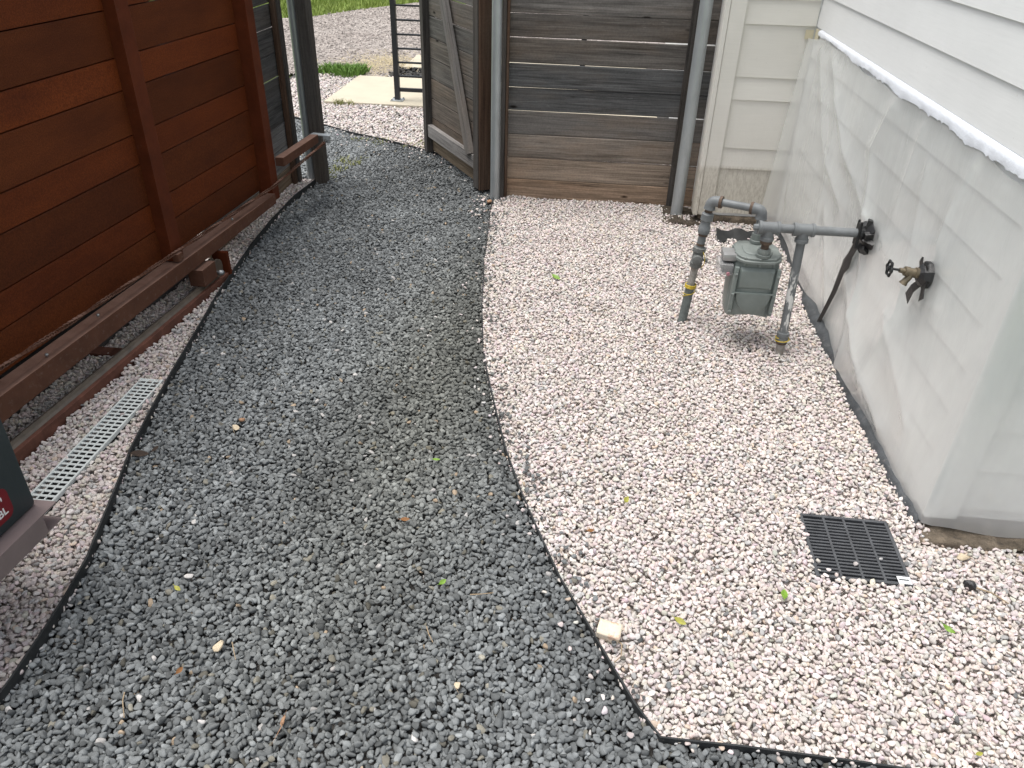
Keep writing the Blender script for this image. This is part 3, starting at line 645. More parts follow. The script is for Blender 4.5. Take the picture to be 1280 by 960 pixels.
# black railing beyond
rl = thing('metal_railing', (-1.80, 7.37, .018), 'black metal railing with horizontal bars standing on the concrete slab beyond the gate', 'railing')
MB().box(-1.825, -1.778, 7.345, 7.392, .022, 1.5).obj('post', 'black_steel', rl, bevel=.003)
MB().box(-.125, -.078, 7.345, 7.392, .022, 1.5).obj('post', 'black_steel', rl, bevel=.003)
MB().box(-1.86, -1.745, 7.31, 7.425, .019, .027).obj('base_plate', 'galv', rl)
MB().box(-.16, -.045, 7.31, 7.425, .019, .027).obj('base_plate', 'galv', rl)
for bx in (-1.848, -1.757):
    for by in (7.322, 7.413): MB().prof((bx, by, .027), (bx, by, .037), [(0, .008), (1, .008)], 6).obj('bolt', 'bolt', rl)
for k, z in enumerate([.115]+[.235+.118*i for i in range(10)]):
    h = .032 if k == 0 else .014
    MB().box(-1.777, -.126, 7.355, 7.382, z-h/2, z+h/2).obj('bar', 'black_steel', rl)

# ------------------------------------------------------------------ red sliding gate
K = .073
def gf(a, y, z): return (a+K*y, y, z)
RG = thing('sliding_gate', gf(-2.07, 2.5, .05), 'dark red sliding gate of horizontal boards in a steel frame', 'gate')
def gbox(name, a0, a1, y0, y1, z0, z1, mat, bevel=.0015, parent=RG): return MB().box(a0, a1, y0, y1, z0, z1, gf).obj(name, mat, parent, bevel=bevel)
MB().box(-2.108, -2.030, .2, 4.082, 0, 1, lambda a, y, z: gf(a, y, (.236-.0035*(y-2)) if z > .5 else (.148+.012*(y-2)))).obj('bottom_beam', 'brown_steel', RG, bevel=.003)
ups = [(.70, .785), (1.905, 1.985), (3.085, 3.170)]
for y0, y1 in ups:
    gbox('upright', -2.134, -2.062, y0, y1, .2395, 1.88, 'red_steel', .0015)
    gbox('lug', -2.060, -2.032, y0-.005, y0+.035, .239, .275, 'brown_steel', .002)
gbox('end_stile', -2.125, -2.045, 4.084, 4.165, .178, 1.88, 'red_steel', .003)
zg = [.212, .384, .505, .681, .804, .980, 1.103, 1.273, 1.393, 1.565, 1.686, 1.858]
BG = [(.7853, 1.9047), (1.9853, 3.0847), (3.1703, 4.0837)]
for bi, (y0, y1) in enumerate(BG):
    for k, (a, b) in enumerate(zip(zg[:-1], zg[1:])):
        wide = (b-a) > .15; q = random.uniform(.85, 1.12)
        tc = (.76*q, .80*q, .84*q) if wide else (.98*q, .92*q, .85*q)
        if k == 0: a = .242
        L = (y1-y0)*math.hypot(1, K)
        plank(RG, 'board', L, b-a-.0045, .02, gf(-2.122, y0, a+.002), PI/2-math.atan(K), 'board', tc, ch=.0015)
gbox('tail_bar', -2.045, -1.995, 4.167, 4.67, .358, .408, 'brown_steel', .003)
x0, y0, _ = gf(-2.02, 4.672, 0)
m = MB(); m.add([(x0-.03, y0, .40), (x0+.10, y0-.005, .398), (x0+.09, y0+.035, .398), (x0-.02, y0+.05, .40), (x0-.03, y0, .405), (x0+.10, y0-.005, .403), (x0+.09, y0+.035, .403), (x0-.02, y0+.05, .405)],
      [(0, 3, 2, 1), (4, 5, 6, 7), (0, 1, 5, 4), (1, 2, 6, 5), (2, 3, 7, 6), (3, 0, 4, 7)])
m.box(x0+.055, x0+.10, y0-.006, y0, .36, .402); m.obj('bracket', 'galv', RG)
MB().prof((x0+.075, y0-.03, .375), (x0+.075, y0+.02, .38), [(0, .005), (.3, .005), (.31, .010), (.5, .010), (.51, .006), (1, .006)], 10).obj('bolt', 'bolt', RG, smooth=True)
# roller carriage riding on the track
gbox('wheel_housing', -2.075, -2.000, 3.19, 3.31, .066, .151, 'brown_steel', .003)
gbox('wheel_housing', -2.075, -1.995, 3.415, 3.435, .030, .151, 'red_steel', .002)
c0 = gf(-2.062, 3.36, .088); c1 = gf(-2.018, 3.36, .088)
MB().prof(c0, c1, [(0, .020), (0, .046), (.25, .046), (.5, .030), (.75, .046), (1, .046), (1, .020)], 24).obj('wheel', 'track_top', RG, smooth=True)
wh = bpy.data.objects['wheel']; MB().prof(gf(-2.018, 3.335, .078), gf(-1.98, 3.335, .078), [(0, .008), (.4, .008), (.41, .014), (.8, .014), (1, .008)], 10).obj('axle_bolt', 'bolt', wh, smooth=True)
for y, z in ((3.62, .262), (2.52, .270), (2.22, .262)):
    p = gf(-2.05, y, z-.022); MB().prof(p, (p[0], p[1], p[2]+.012), [(0, .005), (.6, .007), (1, .004)], 8).obj('bolt_head', 'bolt', RG)
# fence boards running on behind the gate, glimpsed through its gaps
for k, (a, b) in enumerate(zip(zl[:-1], zl[1:])):
    plank(lf, 'plank', 3.2, b-a-.006, .018, gf(-2.215, .35, a), PI/2-math.atan(K), 'grey_wood', (.6, .6, .62))
# track
tk = thing('gate_track', gf(-2.035, 2, 0), 'rusty steel guide track lying in the pale gravel beneath the red gate', 'track')
gbox('track_beam', -2.070, -2.004, .2, 3.46, -.04, .042, 'track', .003, tk)
MB().rings([[gf(-2.060, y, .043), gf(-2.020, y, .043), gf(-2.030, y, .050), gf(-2.036, y, .062), gf(-2.044, y, .062), gf(-2.050, y, .050)] for y in (.2, 3.455)]).obj('guide_rail', 'track_top', tk)
gbox('tie_plate', -2.30, -2.071, 2.60, 2.66, -.01, .022, 'track', .002, tk)
# chain
chp = [(1.2, .33), (1.993, .312), (2.4, .296), (3.03, .282), (3.6, .270), (4.07, .268), (4.70, .372)]
aa = [-2.048]*5+[-2.034, -1.948]
m = MB(); import bisect
def chain_at(y):
    ys = [p[0] for p in chp]; i = min(max(bisect.bisect(ys, y)-1, 0), len(ys)-2); t = (y-ys[i])/(ys[i+1]-ys[i])
    return Vector(gf(aa[i]+(aa[i+1]-aa[i])*t, y, chp[i][1]+(chp[i+1][1]-chp[i][1])*t))
y = 1.2; k = 0
while y < 4.655:
    p = chain_at(y); q = chain_at(y+.0125); d = (q-p).normalized(); a = d.orthogonal().normalized(); b = d.cross(a); th = y*9.0
    u = math.cos(th)*a+math.sin(th)*b; w = -math.sin(th)*a+math.cos(th)*b; wd = .0065 if k % 2 else .0045
    for sgn in (-1, 1):
        ctr = u*sgn*wd; vs = []
        for dd in (p-d*.001, q+d*.001):
            for s1, s2 in ((-1, -1), (1, -1), (1, 1), (-1, 1)): vs.append(dd+ctr+u*s1*.0012+w*s2*.0052)
        m.add(vs, [(0, 1, 2, 3), (7, 6, 5, 4), (0, 4, 5, 1), (1, 5, 6, 2), (2, 6, 7, 3), (3, 7, 4, 0)])
    mid = (p+q)/2; m.tube([mid-u*wd, mid+u*wd], .0035, 6); y += .0125; k += 1
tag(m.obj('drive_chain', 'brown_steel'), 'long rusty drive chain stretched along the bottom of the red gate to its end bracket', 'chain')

# gate opener on a tube base
op = thing('gate_opener', gf(-1.55, 1.2, 0), 'dark slate gate opener housing with red label on a mauve steel tube', 'gate opener')
m = MB(); KO = -.0
def of(x, y, z): return (x+K*(y-1.41), y, z)
for (x_0, x_1, z_0, z_1, ye) in ((-1.417, -1.338, .296, .300, 1.43), (-1.417, -1.338, .240, .244, 1.43), (-1.417, -1.413, .2441, .2959, 1.43), (-1.342, -1.338, .2441, .2959, 1.375)): m.box(x_0, x_1, .75, ye, z_0, z_1, of)
m.obj('support_tube', 'mauve_steel', op)
m = MB(); m.box(-1.66, -1.58, .75, 1.41, .244, .300, of); m.obj('support_tube', 'mauve_steel', op, bevel=.003)
MB().box(-1.412, -1.343, .80, 1.36, .245, .295, of).obj('tube_inside_shade', 'dark', op)  # black block painting in the shade inside the open tube
MB().box(-1.57, -1.50, .98, 1.05, 0, .298, of).obj('leg', 'mauve_steel', op)
hsg = MB().box(-1.640, -1.379, 1.00, 1.413, .302, .66, of).obj('housing', 'opener', op, smooth=True, bevel=.012)
MB().box(-1.3785, -1.3755, 1.00, 1.372, .325, .56, of).obj('panel_frame', 'opener', hsg, smooth=True, bevel=.0014)
# red badge
vs = []
cy0, cy1, cz0, cz1, r = 1.08, 1.342, .335, .425, .022
for (cx, cz, a0_) in ((cy1-r, cz1-r, 0), (cy0+r, cz1-r, 90), (cy0+r, cz0+r, 180), (cy1-r, cz0+r, 270)):
    for i in range(5): an = math.radians(a0_+i*22.5); vs.append((cx+r*math.cos(an), cz+r*math.sin(an)))
badge = MB().rings([[of(x, y, z) for y, z in vs] for x in (-1.3754, -1.3742)]).obj('badge', 'red_label', hsg)
def text_part(txt, size, loc, parent):
    cu = bpy.data.curves.new('text', 'FONT'); cu.body = txt; cu.size = size; cu.extrude = .0003; cu.align_x = 'RIGHT'; cu.offset = .0006
    tmp = bpy.data.objects.new('tmp', cu); COL.objects.link(tmp); dg = bpy.context.evaluated_depsgraph_get(); me = bpy.data.meshes.new_from_object(tmp.evaluated_get(dg)); bpy.data.objects.remove(tmp)
    me.materials.clear(); o = bpy.data.objects.new('lettering', me); o.location = loc; o.rotation_euler = (PI/2, 0, PI/2-math.atan(K)); return put(o, 'white_print', parent)
text_part('BL', .030, of(-1.3738, 1.325, .352), badge); text_part("'", .040, of(-1.3738, 1.322, .374), badge)

# ------------------------------------------------------------------ drains
dr = thing('channel_drain_grate', (-1.66, 2.05, .01), 'long pale grey slotted plastic channel drain grate beside the gate track', 'drain grate')
x0, x1, y0, y1, zt, zb_ = -1.708, -1.614, 1.665, 2.448, .020, .0165
m = MB()
for a, b in ((x0, x0+.007), (x1-.007, x1)): m.box(a, b, y0, y1, zb_-.01, zt+.001)
m.box(x0+.0072, x1-.0072, y0, y0+.008, zb_, zt); m.box(x0+.0072, x1-.0072, y1-.008, y1, zb_, zt); m.obj('frame', 'drain', dr)
for xm in (x0+.007+.0267, x0+.007+.0533): MB().box(xm-.0025, xm+.0025, y0+.0082, y1-.0082, zb_, zt-.0005).obj('long_bar', 'drain', dr)
pitch = .0232; n = int((y1-y0-.016)/pitch); rib = MB().box(-.0396, .0396, -.0050, .0050, zb_, zt-.0012).mesh('rib'); rib.materials.append(MAT['drain'])
for i in range(1, n+1):
    o = bpy.data.objects.new('rib', rib); o.location = ((x0+x1)/2, y0+.008+i*pitch-.003, 0); put(o, None, dr)
MB().box(x0+.002, x1-.002, y0, y1, -.018, -.016).obj('channel', 'dark', dr)
cb = thing('catch_basin_grate', (.91, 1.84, .01), 'square black slotted drain grate set in the pale gravel near the house corner', 'drain grate')
th = math.radians(-1.0)
def cf(x, y, z): return (.912+x*math.cos(th)-y*math.sin(th), 1.843+x*math.sin(th)+y*math.cos(th), z-.005)
h = .139; m = MB(); w = .011; BZ = -.005
m.box(-h, -h+w, -h, h, -.01, .016, cf); m.box(h-w, h, -h, h, -.01, .016, cf); m.box(-h+w, h-w, -h, -h+w, -.01, .0158, cf); m.box(-h+w, h-w, h-w, h, -.01, .0158, cf); m.obj('frame', 'grate_black', cb, bevel=.0015)
for xm in (-.0635, 0, .0635): MB().box(xm-.0035, xm+.0035, -h+w, h-w, -.008, .0150, cf).obj('long_bar', 'grate_black', cb)
n = 18; st = 2*(h-w)/n
for i in range(1, n): yy = -h+w+i*st; MB().box(-h+w, h-w, yy-.0033, yy+.0033, -.008, .0138, cf).obj('rib', 'grate_black', cb)
MB().box(-h+.004, h-.004, -h+.004, h-.004, -.019, -.017, cf).obj('basin', 'dark', cb)
tag(MB().box(.098, .136, -.137, -.108, .0172, .0184, cf).obj('sticker', 'white_print'), 'small white printed sticker on the near right corner of the black grate', 'sticker')
MB().box(.102, .130, -.124, -.119, .0185, .0188, cf).obj('print', 'opener', bpy.data.objects['sticker'])

# ------------------------------------------------------------------ gas meter
gm = thing('gas_meter', (.74, 3.13, 0), 'grey green gas meter hung on grey pipes beside the plastic covered wall', 'gas meter')
def P_(name, pts, r, mat, n=18): return MB().tube(pts, r, n).obj(name, mat, gm, smooth=True)
def collar(p0, p1, prof, mat='gas_pipe', name='collar', n=18): return MB().prof(p0, p1, prof, n).obj(name, mat, gm, smooth=True)
def elbow(p, d0, d1, r, R, name='elbow', mat='gas_pipe'):
    p = Vector(p); d0 = Vector(d0).normalized(); d1 = Vector(d1).normalized(); a = p+d0*R; b = p+d1*R; pts = []
    pts.append(a+d0*.012)
    for i in range(9): t = i/8; pts.append((1-t)**2*a+2*t*(1-t)*p+t*t*b)
    pts.append(b+d1*.012); rr = [r*1.12]+[r]*9+[r*1.12]
    return MB().tube(pts, rr, 18).obj(name, mat, gm, smooth=True)
A = Vector((.500, 3.29, -.05)); Bt = Vector((.545, 3.29, .588)); d = (Bt-A).normalized()
def al(z): return A+d*((z+.05)/d.z)
P_('riser_pipe', [al(-.05), al(.20)], .0205, 'old_pipe')
P_('riser_pipe', [al(.20), al(.31)], .0165, 'worn_pipe')
collar(al(.285), al(.385), [(0, .018), (.05, .026), (.25, .028), (.3, .024), (.75, .024), (.8, .029), (.97, .028), (1, .018)], 'valve', 'valve_body', 20)
collar(al(.335)+Vector((-.006, -.045, 0)), al(.335)+Vector((0, .0, 0)), [(0, .010), (.05, .020), (.5, .021), (1, .021)], 'valve', 'valve_plug', 20)
collar(al(.33)+Vector((.02, -.01, 0)), al(.325)+Vector((.045, -.012, 0)), [(0, .006), (.6, .006), (.61, .009), (1, .009)], 'valve', 'valve_pin', 12)
P_('riser_pipe', [al(.384), al(.455)], .0175, 'gas_pipe'); collar(al(.392), al(.402), [(0, .0185), (1, .0185)], 'rust')
collar(al(.445), al(.545), [(0, .018), (.05, .025), (.12, .026), (.35, .026), (.4, .022), (.6, .0215), (.66, .027), (.93, .026), (1, .018)], 'gas_pipe', 'union', 20)
collar(al(.438), al(.446), [(0, .0205), (1, .0205)], 'rust')
C1 = Vector((.547, 3.29, .598)); C2 = Vector((.748, 3.205, .598)); dc = (C2-C1).normalized()
P_('riser_pipe', [al(.54), al(.575)], .0165, 'rust')
elbow(C1, -d, dc, .023, .026); collar(C1+dc*.036, C1+dc*.048, [(0, .0265), (1, .0265)], 'rust')
P_('cross_pipe', [C1+dc*.04, C2-dc*.035], .0165, 'gas_pipe')
elbow(C2, -dc, (0, 0, -1), .023, .026); collar(C2-dc*.05, C2-dc*.038, [(0, .0265), (1, .0265)], 'rust')
P_('inlet_pipe', [C2-Vector((0, 0, .03)), (.748, 3.205, .452)], .016, 'gas_pipe')
collar((.748, 3.205, .455), (.748, 3.205, .495), [(0, .028), (.3, .028), (.35, .024), (1, .023)], 'meter_top', 'nut', 12)
# main pipe with two tees
Y = 3.07; ZP = .572
P_('main_pipe', [(.735, Y, ZP), (1.175, Y, ZP)], .0180, 'gas_pipe')
def tee(x, name='tee'):
    m = MB(); m.prof((x-.042, Y, ZP), (x+.042, Y, ZP), [(0, .020), (0, .0275), (.14, .0275), (.16, .0245), (.84, .0245), (.86, .0275), (1, .0275), (1, .020)], 20)
    m.prof((x, Y, ZP), (x, Y, ZP-.052), [(0, .023), (.72, .0235), (.74, .0275), (1, .0275), (1, .020)], 20); return m.obj(name, 'gas_pipe', gm, smooth=True)
tee(.757); tee(.895)
collar((.695, Y, ZP), (.716, Y, ZP), [(0, .006), (0, .013), (.9, .014), (1, .020)], 'gas_pipe', 'plug', 4 if False else 8)
collar((.716, Y, ZP), (.723, Y, ZP), [(0, .023), (1, .023)], 'rust')
P_('outlet_pipe', [(.757, Y, ZP-.05), (.757, Y, .455)], .0155, 'rust')
collar((.757, Y, .505), (.757, Y, .520), [(0, .024), (1, .026)], 'rust'); collar((.757, Y, .449), (.757, Y, .482), [(0, .031), (.3, .031), (.34, .026), (.6, .028), (1, .024)], 'meter_top', 'nut', 12)
# drip leg with flaked paint
E0 = Vector((.895, Y, ZP-.05)); E1 = Vector((.912, 3.05, -.03)); de = (E1-E0).normalized()
def dl(z): return E0+de*((z-E0.z)/de.z)
P_('drip_leg', [dl(.53), dl(.10)], .0180, 'flaked')
collar(dl(.112), dl(.062), [(0, .018), (.05, .026), (.35, .027), (.4, .023), (.7, .025), (.9, .024), (1, .018)], 'gas_pipe', 'reducer', 20); collar(dl(.066), dl(.056), [(0, .024), (1, .022)], 'rust')
P_('drip_leg', [dl(.06), dl(-.03)], .0185, 'worn_pipe')
# meter body: cast case, ribbed sides, arched foot
def case(name, x0, x1, y0, y1, zb2, zt2, mat, n=10):
    m = MB(); xc = (x0+x1)/2; rings = []
    for k in range(13):
        t = k/12; z = zt2+(zb2-zt2)*t; wv = 1+.10*math.sin(min(1, t*1.3)*PI*.5)-(.05 if t > .9 else 0); hx = (x1-x0)/2*(.88+.0+.10*math.sin(t*PI)**.6+.04*t); hy = (y1-y0)/2*(.90+.12*math.sin(t*PI))
        ring = []
        for i in range(28):
            an = 2*PI*i/28; cx, cy = math.cos(an), math.sin(an); p = 4.5
            r = (abs(cx)**p+abs(cy)**p)**(-1/p); px = xc+hx*cx*r; py = (y0+y1)/2+hy*cy*r
            zz = z+(.020*(1-((px-xc)/hx)**2) if t > .8 else 0)*((t-.8)/.2 if t > .8 else 0)
            ring.append((px, py, zz))
        rings.append(ring)
    return m.rings(rings).obj(name, mat, gm, smooth=True)
case('meter_body', .645, .848, 3.055, 3.240, .160, .428, 'meter')
m = MB(); pts = []
for i in range(32):
    an = 2*PI*i/32; cx, cy = math.cos(an), math.sin(an); p = 3.2; r = (abs(cx)**p+abs(cy)**p)**(-1/p); pts.append((.745+.100*cx*r, 3.142+.108*cy*r))
def plate(z0, z1, k, name, mat, sm=True): return MB().rings([[(.745+(x-.745)*kk, 3.142+(y-3.142)*kk, z) for x, y in pts] for z, kk in ((z0, k), (z1-.003, k), (z1, k-.03))]).obj(name, mat, gm, smooth=sm)
flg = plate(.424, .436, 1.0, 'flange', 'meter_top'); plate(.437, .447, .93, 'top_cover', 'meter_top')
plate(.4471, .4525, .62, 'top_boss', 'meter_top')
for i in range(10):
    an = 2*PI*(i+.5)/10; cx, cy = math.cos(an), math.sin(an); p = 3.2; r = (abs(cx)**p+abs(cy)**p)**(-1/p); bx, by = .745+.091*cx*r, 3.142+.099*cy*r
    MB().prof((bx, by, .437), (bx, by, .447), [(0, .0065), (.8, .0065), (1, .004)], 6).obj('bolt', 'meter_top', flg)
    MB().prof((bx, by, .424), (bx, by, .410), [(0, .0055), (1, .005)], 6).obj('bolt', 'meter', flg)
# diaphragm pan on the face, with side seams
MB().rings([[(.680, 3.062-o_, zz), (.812, 3.062-o_, zz), (.820, 3.058, zz-.002), (.672, 3.058, zz-.002)] for zz, o_ in ((.300, .004), (.312, .014), (.385, .014), (.400, .004))]).obj('face_panel', 'meter', gm, smooth=True, bevel=.002)
MB().rings([[(.747+.075*math.cos(PI*i/14)*k, 3.060-o_, .285-.095*math.sin(PI*i/14)*k) for i in range(15)] for k, o_ in ((1.0, 0), (.96, .012), (.7, .018))]).obj('diaphragm_cover', 'meter', gm, smooth=True)
for xx in (.660, .832):
    MB().rings([[(xx-.010, 3.062, z), (xx+.010, 3.062, z), (xx+.007, 3.046, z), (xx-.007, 3.046, z)] for z in (.185, .40)]).obj('side_rib', 'meter', gm, bevel=.003, smooth=True)
    for z in (.20, .28, .37): MB().prof((xx, 3.048, z), (xx, 3.036, z), [(0, .006), (.7, .006), (1, .004)], 6).obj('bolt', 'meter_top', gm)
MB().box(.662, .830, 3.044, 3.052, .283, .289).obj('seam', 'meter', gm, bevel=.001)
# counter in its clear cover, at the left side
MB().box(.600, .660, 3.085, 3.170, .408, .440).obj('counter_housing', 'silver', gm, smooth=True, bevel=.010)
MB().box(.588, .650, 3.070, 3.175, .352, .399).obj('counter_window', 'clear', gm, smooth=True, bevel=.006)
MB().box(.606, .650, 3.085, 3.165, .358, .392).obj('counter_dial', 'valve', gm)
MB().prof((.628, 3.066, .362), (.628, 3.058, .362), [(0, .008), (1, .007)], 10).obj('seal', 'pink', gm)
# wall clamp wrapped in black tape
m = MB()
m.prof((1.108, Y, ZP), (1.165, Y+.004, ZP-.002), [(0, .021), (.15, .025), (.4, .024), (.6, .031), (.9, .038), (1, .030)], 16)
m.box(1.103, 1.112, Y-.020, Y+.022, ZP-.045, ZP+.042)
m.prof((1.107, Y-.018, ZP+.052), (1.107, Y-.018, ZP-.058), [(0, .005), (1, .005)], 8); m.prof((1.107, Y+.018, ZP+.05), (1.107, Y+.018, ZP-.05), [(0, .005), (1, .005)], 8)
m.obj('pipe_clamp', 'black_plastic', gm)
random.seed(5)
m = MB()
for i in range(9):
    a0_ = i/9*2*PI; c0 = Vector((1.146, Y+.036*math.cos(a0_), ZP-.016+.044*math.sin(a0_))); m.box(-.012, .014, -.012, .014, -.016, .02, lambda x, y, z, c=c0, r=Euler((random.uniform(0, 3), random.uniform(-.6, .6), random.uniform(0, 3))).to_matrix(): tuple(c+r @ Vector((x*.8, y*1.4, z*1.4))))
tag(m.obj('black_tape_wrap', 'black_tape', bevel=.002), 'crumpled black tape packed round the gas pipe where it enters the wall', 'tape', 'black tape round the wall pipes')
# yellow wire round the riser
def helix(c0, c1, r, turns, n=20):
    c0, c1 = Vector(c0), Vector(c1); dd = (c1-c0).normalized(); a = dd.orthogonal().normalized(); b = dd.cross(a); N_ = int(turns*n)
    return [c0+(c1-c0)*(i/N_)+(r+random.uniform(0, .0012))*(math.cos(2*PI*i/n)*a+math.sin(2*PI*i/n)*b) for i in range(N_+1)]
m = MB(); m.tube(helix(al(.186), al(.202), .0235, 4), .0026, 6); m.tube(helix(al(.11), al(.186), .0232, 1), .0016, 6); m.tube(helix(al(.19), al(.14), .0245, 1.5), .0016, 6)
m.tube([al(.372)+Vector((.014, -.03, 0)), al(.35)+Vector((.026, -.034, 0)), al(.32)+Vector((.030, -.032, 0)), al(.295)+Vector((.022, -.03, 0))], .0018, 6)
tag(m.obj('yellow_wire', 'yellow', smooth=True), 'thin yellow wire wound round the left gas riser below its valve', 'wire', 'yellow wires on the gas pipes')
m = MB(); m.tube(helix(dl(.088), dl(.070), .0282, 1.3), .0020, 6)
tag(m.obj('yellow_wire', 'yellow', smooth=True), 'short loop of yellow wire at the foot of the paint flaked drip leg', 'wire', 'yellow wires on the gas pipes')

# ------------------------------------------------------------------ garden tap
FY, FZ = 2.47, .662; fx = 1.150
hb = thing('garden_tap', (fx, FY, FZ), 'tarnished brass garden tap with a black handwheel sticking out of the plastic sheet', 'tap')
def HB(p0, p1, prof, name, mat, n=16): return MB().prof(p0, p1, prof, n).obj(name, mat, hb, smooth=True)
HB((fx+.02, FY, FZ), (fx-.095, FY, FZ+.012), [(0, .013), (.3, .013), (.31, .017), (.55, .018), (.56, .014), (.72, .013), (.73, .016), (.85, .016), (.86, .009), (1, .008)], 'tap_body', 'brass')
MB().tube([(fx-.052, FY, FZ+.004), (fx-.060, FY-.002, FZ-.012), (fx-.068, FY-.004, FZ-.024), (fx-.072, FY-.004, FZ-.034)], [.010, .011, .011, .014], 14).obj('spout', 'brass', hb, smooth=True)
HB((fx-.09, FY, FZ+.012), (fx-.125, FY, FZ+.016), [(0, .004), (1, .004)], 'stem', 'black_plastic', 10)
m = MB(); cx = fx-.128
ring = [Vector((cx+.004*math.cos(i*PI/3), FY+.0245*(1+.10*math.cos(i*2*PI/6*1.0*1))*math.cos(i*2*PI/30), FZ+.016+.0245*math.sin(i*2*PI/30))) for i in range(30)]
ring = [Vector((cx, FY+(.0235+.003*math.cos(6*i*2*PI/36))*math.cos(i*2*PI/36), FZ+.016+(.0235+.003*math.cos(6*i*2*PI/36))*math.sin(i*2*PI/36))) for i in range(37)]
m.tube(ring, .0038, 8, cap=False)
for i in range(4): an = i*PI/2+.4; m.tube([(cx, FY, FZ+.016), (cx, FY+.022*math.cos(an), FZ+.016+.022*math.sin(an))], .0030, 6)
m.tube([(cx-.006, FY, FZ+.016), (cx+.008, FY, FZ+.016)], .0075, 10); m.obj('handwheel', 'black_plastic', hb, smooth=True)
m = MB()
def strip(pts, th=.0016):
    pts = [Vector(p) for p in pts]; nn = len(pts)//2; vs = []
    for a, b in zip(pts[0::2], pts[1::2]): vs += [a, b, b+Vector((-th, 0, 0)), a+Vector((-th, 0, 0))]
    m.rings([vs[i*4:i*4+4] for i in range(nn)])
x = 1.138
m.prof((x+.02, FY, FZ), (x-.022, FY, FZ), [(0, .046), (.4, .046), (.75, .036), (1, .022)], 9)
strip([(x-.008, FY+.010, FZ-.02), (x-.008, FY-.022, FZ-.03), (x-.012, FY+.040, FZ-.055), (x-.012, FY+.008, FZ-.068), (x-.010, FY+.066, FZ-.098), (x-.010, FY+.026, FZ-.118)])
strip([(x-.004, FY-.010, FZ-.01), (x-.004, FY-.040, FZ-.0), (x-.006, FY-.030, FZ-.050), (x-.006, FY-.052, FZ-.035), (x-.005, FY-.034, FZ-.080), (x-.005, FY-.060, FZ-.058)])
strip([(x-.004, FY+.03, FZ+.00), (x-.004, FY+.00, FZ+.02), (x-.008, FY+.045, FZ+.030), (x-.008, FY+.02, FZ+.040), (x-.006, FY+.040, FZ+.048), (x-.006, FY+.030, FZ+.050)])
strip([(x-.004, FY-.02, FZ+.01), (x-.004, FY+.01, FZ+.02), (x-.010, FY-.030, FZ+.040), (x-.010, FY+.005, FZ+.045), (x-.006, FY-.02, FZ+.052), (x-.006, FY+.00, FZ+.05)])
tag(m.obj('black_tape_wrap', 'black_tape'), 'torn black tape flaps stuck round the base of the brass garden tap', 'tape', 'black tape round the wall pipes')

# black plastic piece lying behind the meter
m = MB(); vs = []; 
for i in range(9):
    u = i/8
    for k in range(3): vs.append((.79+.30*u, 4.30+.07*k+.03*u, .010+.012*math.sin(i*1.7+k)+.02*(k == 2)+.006*k))
m.add(vs, [(i*3+k, i*3+k+3, i*3+k+4, i*3+k+1) for i in range(8) for k in range(2)])
tag(m.obj('black_plastic_strip', 'black_plastic', smooth=True), 'flat black plastic strip lying on pale gravel behind the gas meter', 'plastic strip')

# ------------------------------------------------------------------ small litter
def rock(name, x, y, s, mat, label, cat='stone', flat=.5, z=None, seed=0, group=None):
    random.seed(seed+11); bm = bmesh.new()
    for _ in range(16):
        v = Vector((random.gauss(0, 1), random.gauss(0, 1), random.gauss(0, 1))).normalized()*random.uniform(.85, 1.05); bm.verts.new((v.x*s, v.y*s*.7, v.z*s*flat))
    r = bmesh.ops.convex_hull(bm, input=bm.verts); bmesh.ops.delete(bm, geom=list({g for g in r['geom_interior']+r['geom_unused'] if isinstance(g, bmesh.types.BMVert)}), context='VERTS')
    bmesh.ops.bevel(bm, geom=bm.edges[:]+bm.verts[:], offset=s*.08, segments=1, affect='EDGES')
    me = bpy.data.meshes.new(name); bm.to_mesh(me); bm.free(); o = bpy.data.objects.new(name, me); o.location = (x, y, .014 if z is None else z); o.rotation_euler = (.1, -.15, seed*1.3); put(o, mat); return tag(o, label, cat, group)
gS = 'odd coloured stones on the dark gravel'
rock('loose_stone', -.862, 1.247, .021, 'tan_stone', 'cream stone lying on the dark gravel in the left foreground', seed=1, group=gS)
rock('loose_stone', -1.208, 2.185, .021, 'tan_stone', 'flat cream oval stone on the dark gravel, right of the channel drain', flat=.3, seed=2, group=gS)
rock('loose_stone', -1.205, 2.235, .017, 'orange_stone', 'light brown stone touching the flat cream oval stone', seed=3, group=gS)
rock('loose_stone', -.223, 1.208, .014, 'tan_stone', 'small pale tan stone on the dark gravel left of the brick fragment', seed=4, group=gS)
rock('loose_stone', 1.247, 1.855, .024, 'tan_stone', 'yellowish brown rough stone in front of the concrete footing at the house corner', seed=5, z=.0)
rock('loose_stone', -.62, 1.06, .014, 'orange_stone', 'pinkish stone on dark gravel at the bottom edge left of centre', seed=6, group=gS)
rock('wood_chip', 1.42, 1.80, .034, 'tan_stone', 'flat pale tan chip on pale gravel at the right edge below the footing', 'chip', flat=.3, seed=7)
rock('loose_stone', -.60, 4.76, .030, 'orange_stone', 'light brown stone at the foot of the round post beside the wooden gate', seed=8)
rock('black_rag', 1.213, 1.722, .026, 'black_tape', 'crumpled scrap of shiny black plastic on pale gravel below the house corner', 'plastic scrap', flat=.7, seed=9)
rock('loose_stone', -.245, 2.39, .020, 'valve', 'larger grey stone that lies on the pale gravel beside the curved edging', seed=10, flat=.6, z=.02)
bk = rough('brick_fragment', -.032, .032, -.022, .022, -.015, .015, 'brick', None, step=.012, amp=.0035, seed=6); bk.location = (.156, 1.41, .028); bk.rotation_euler = (.15, .1, -.25)
tag(bk, 'small cream and orange brick fragment beside the curved edging in the foreground', 'brick')
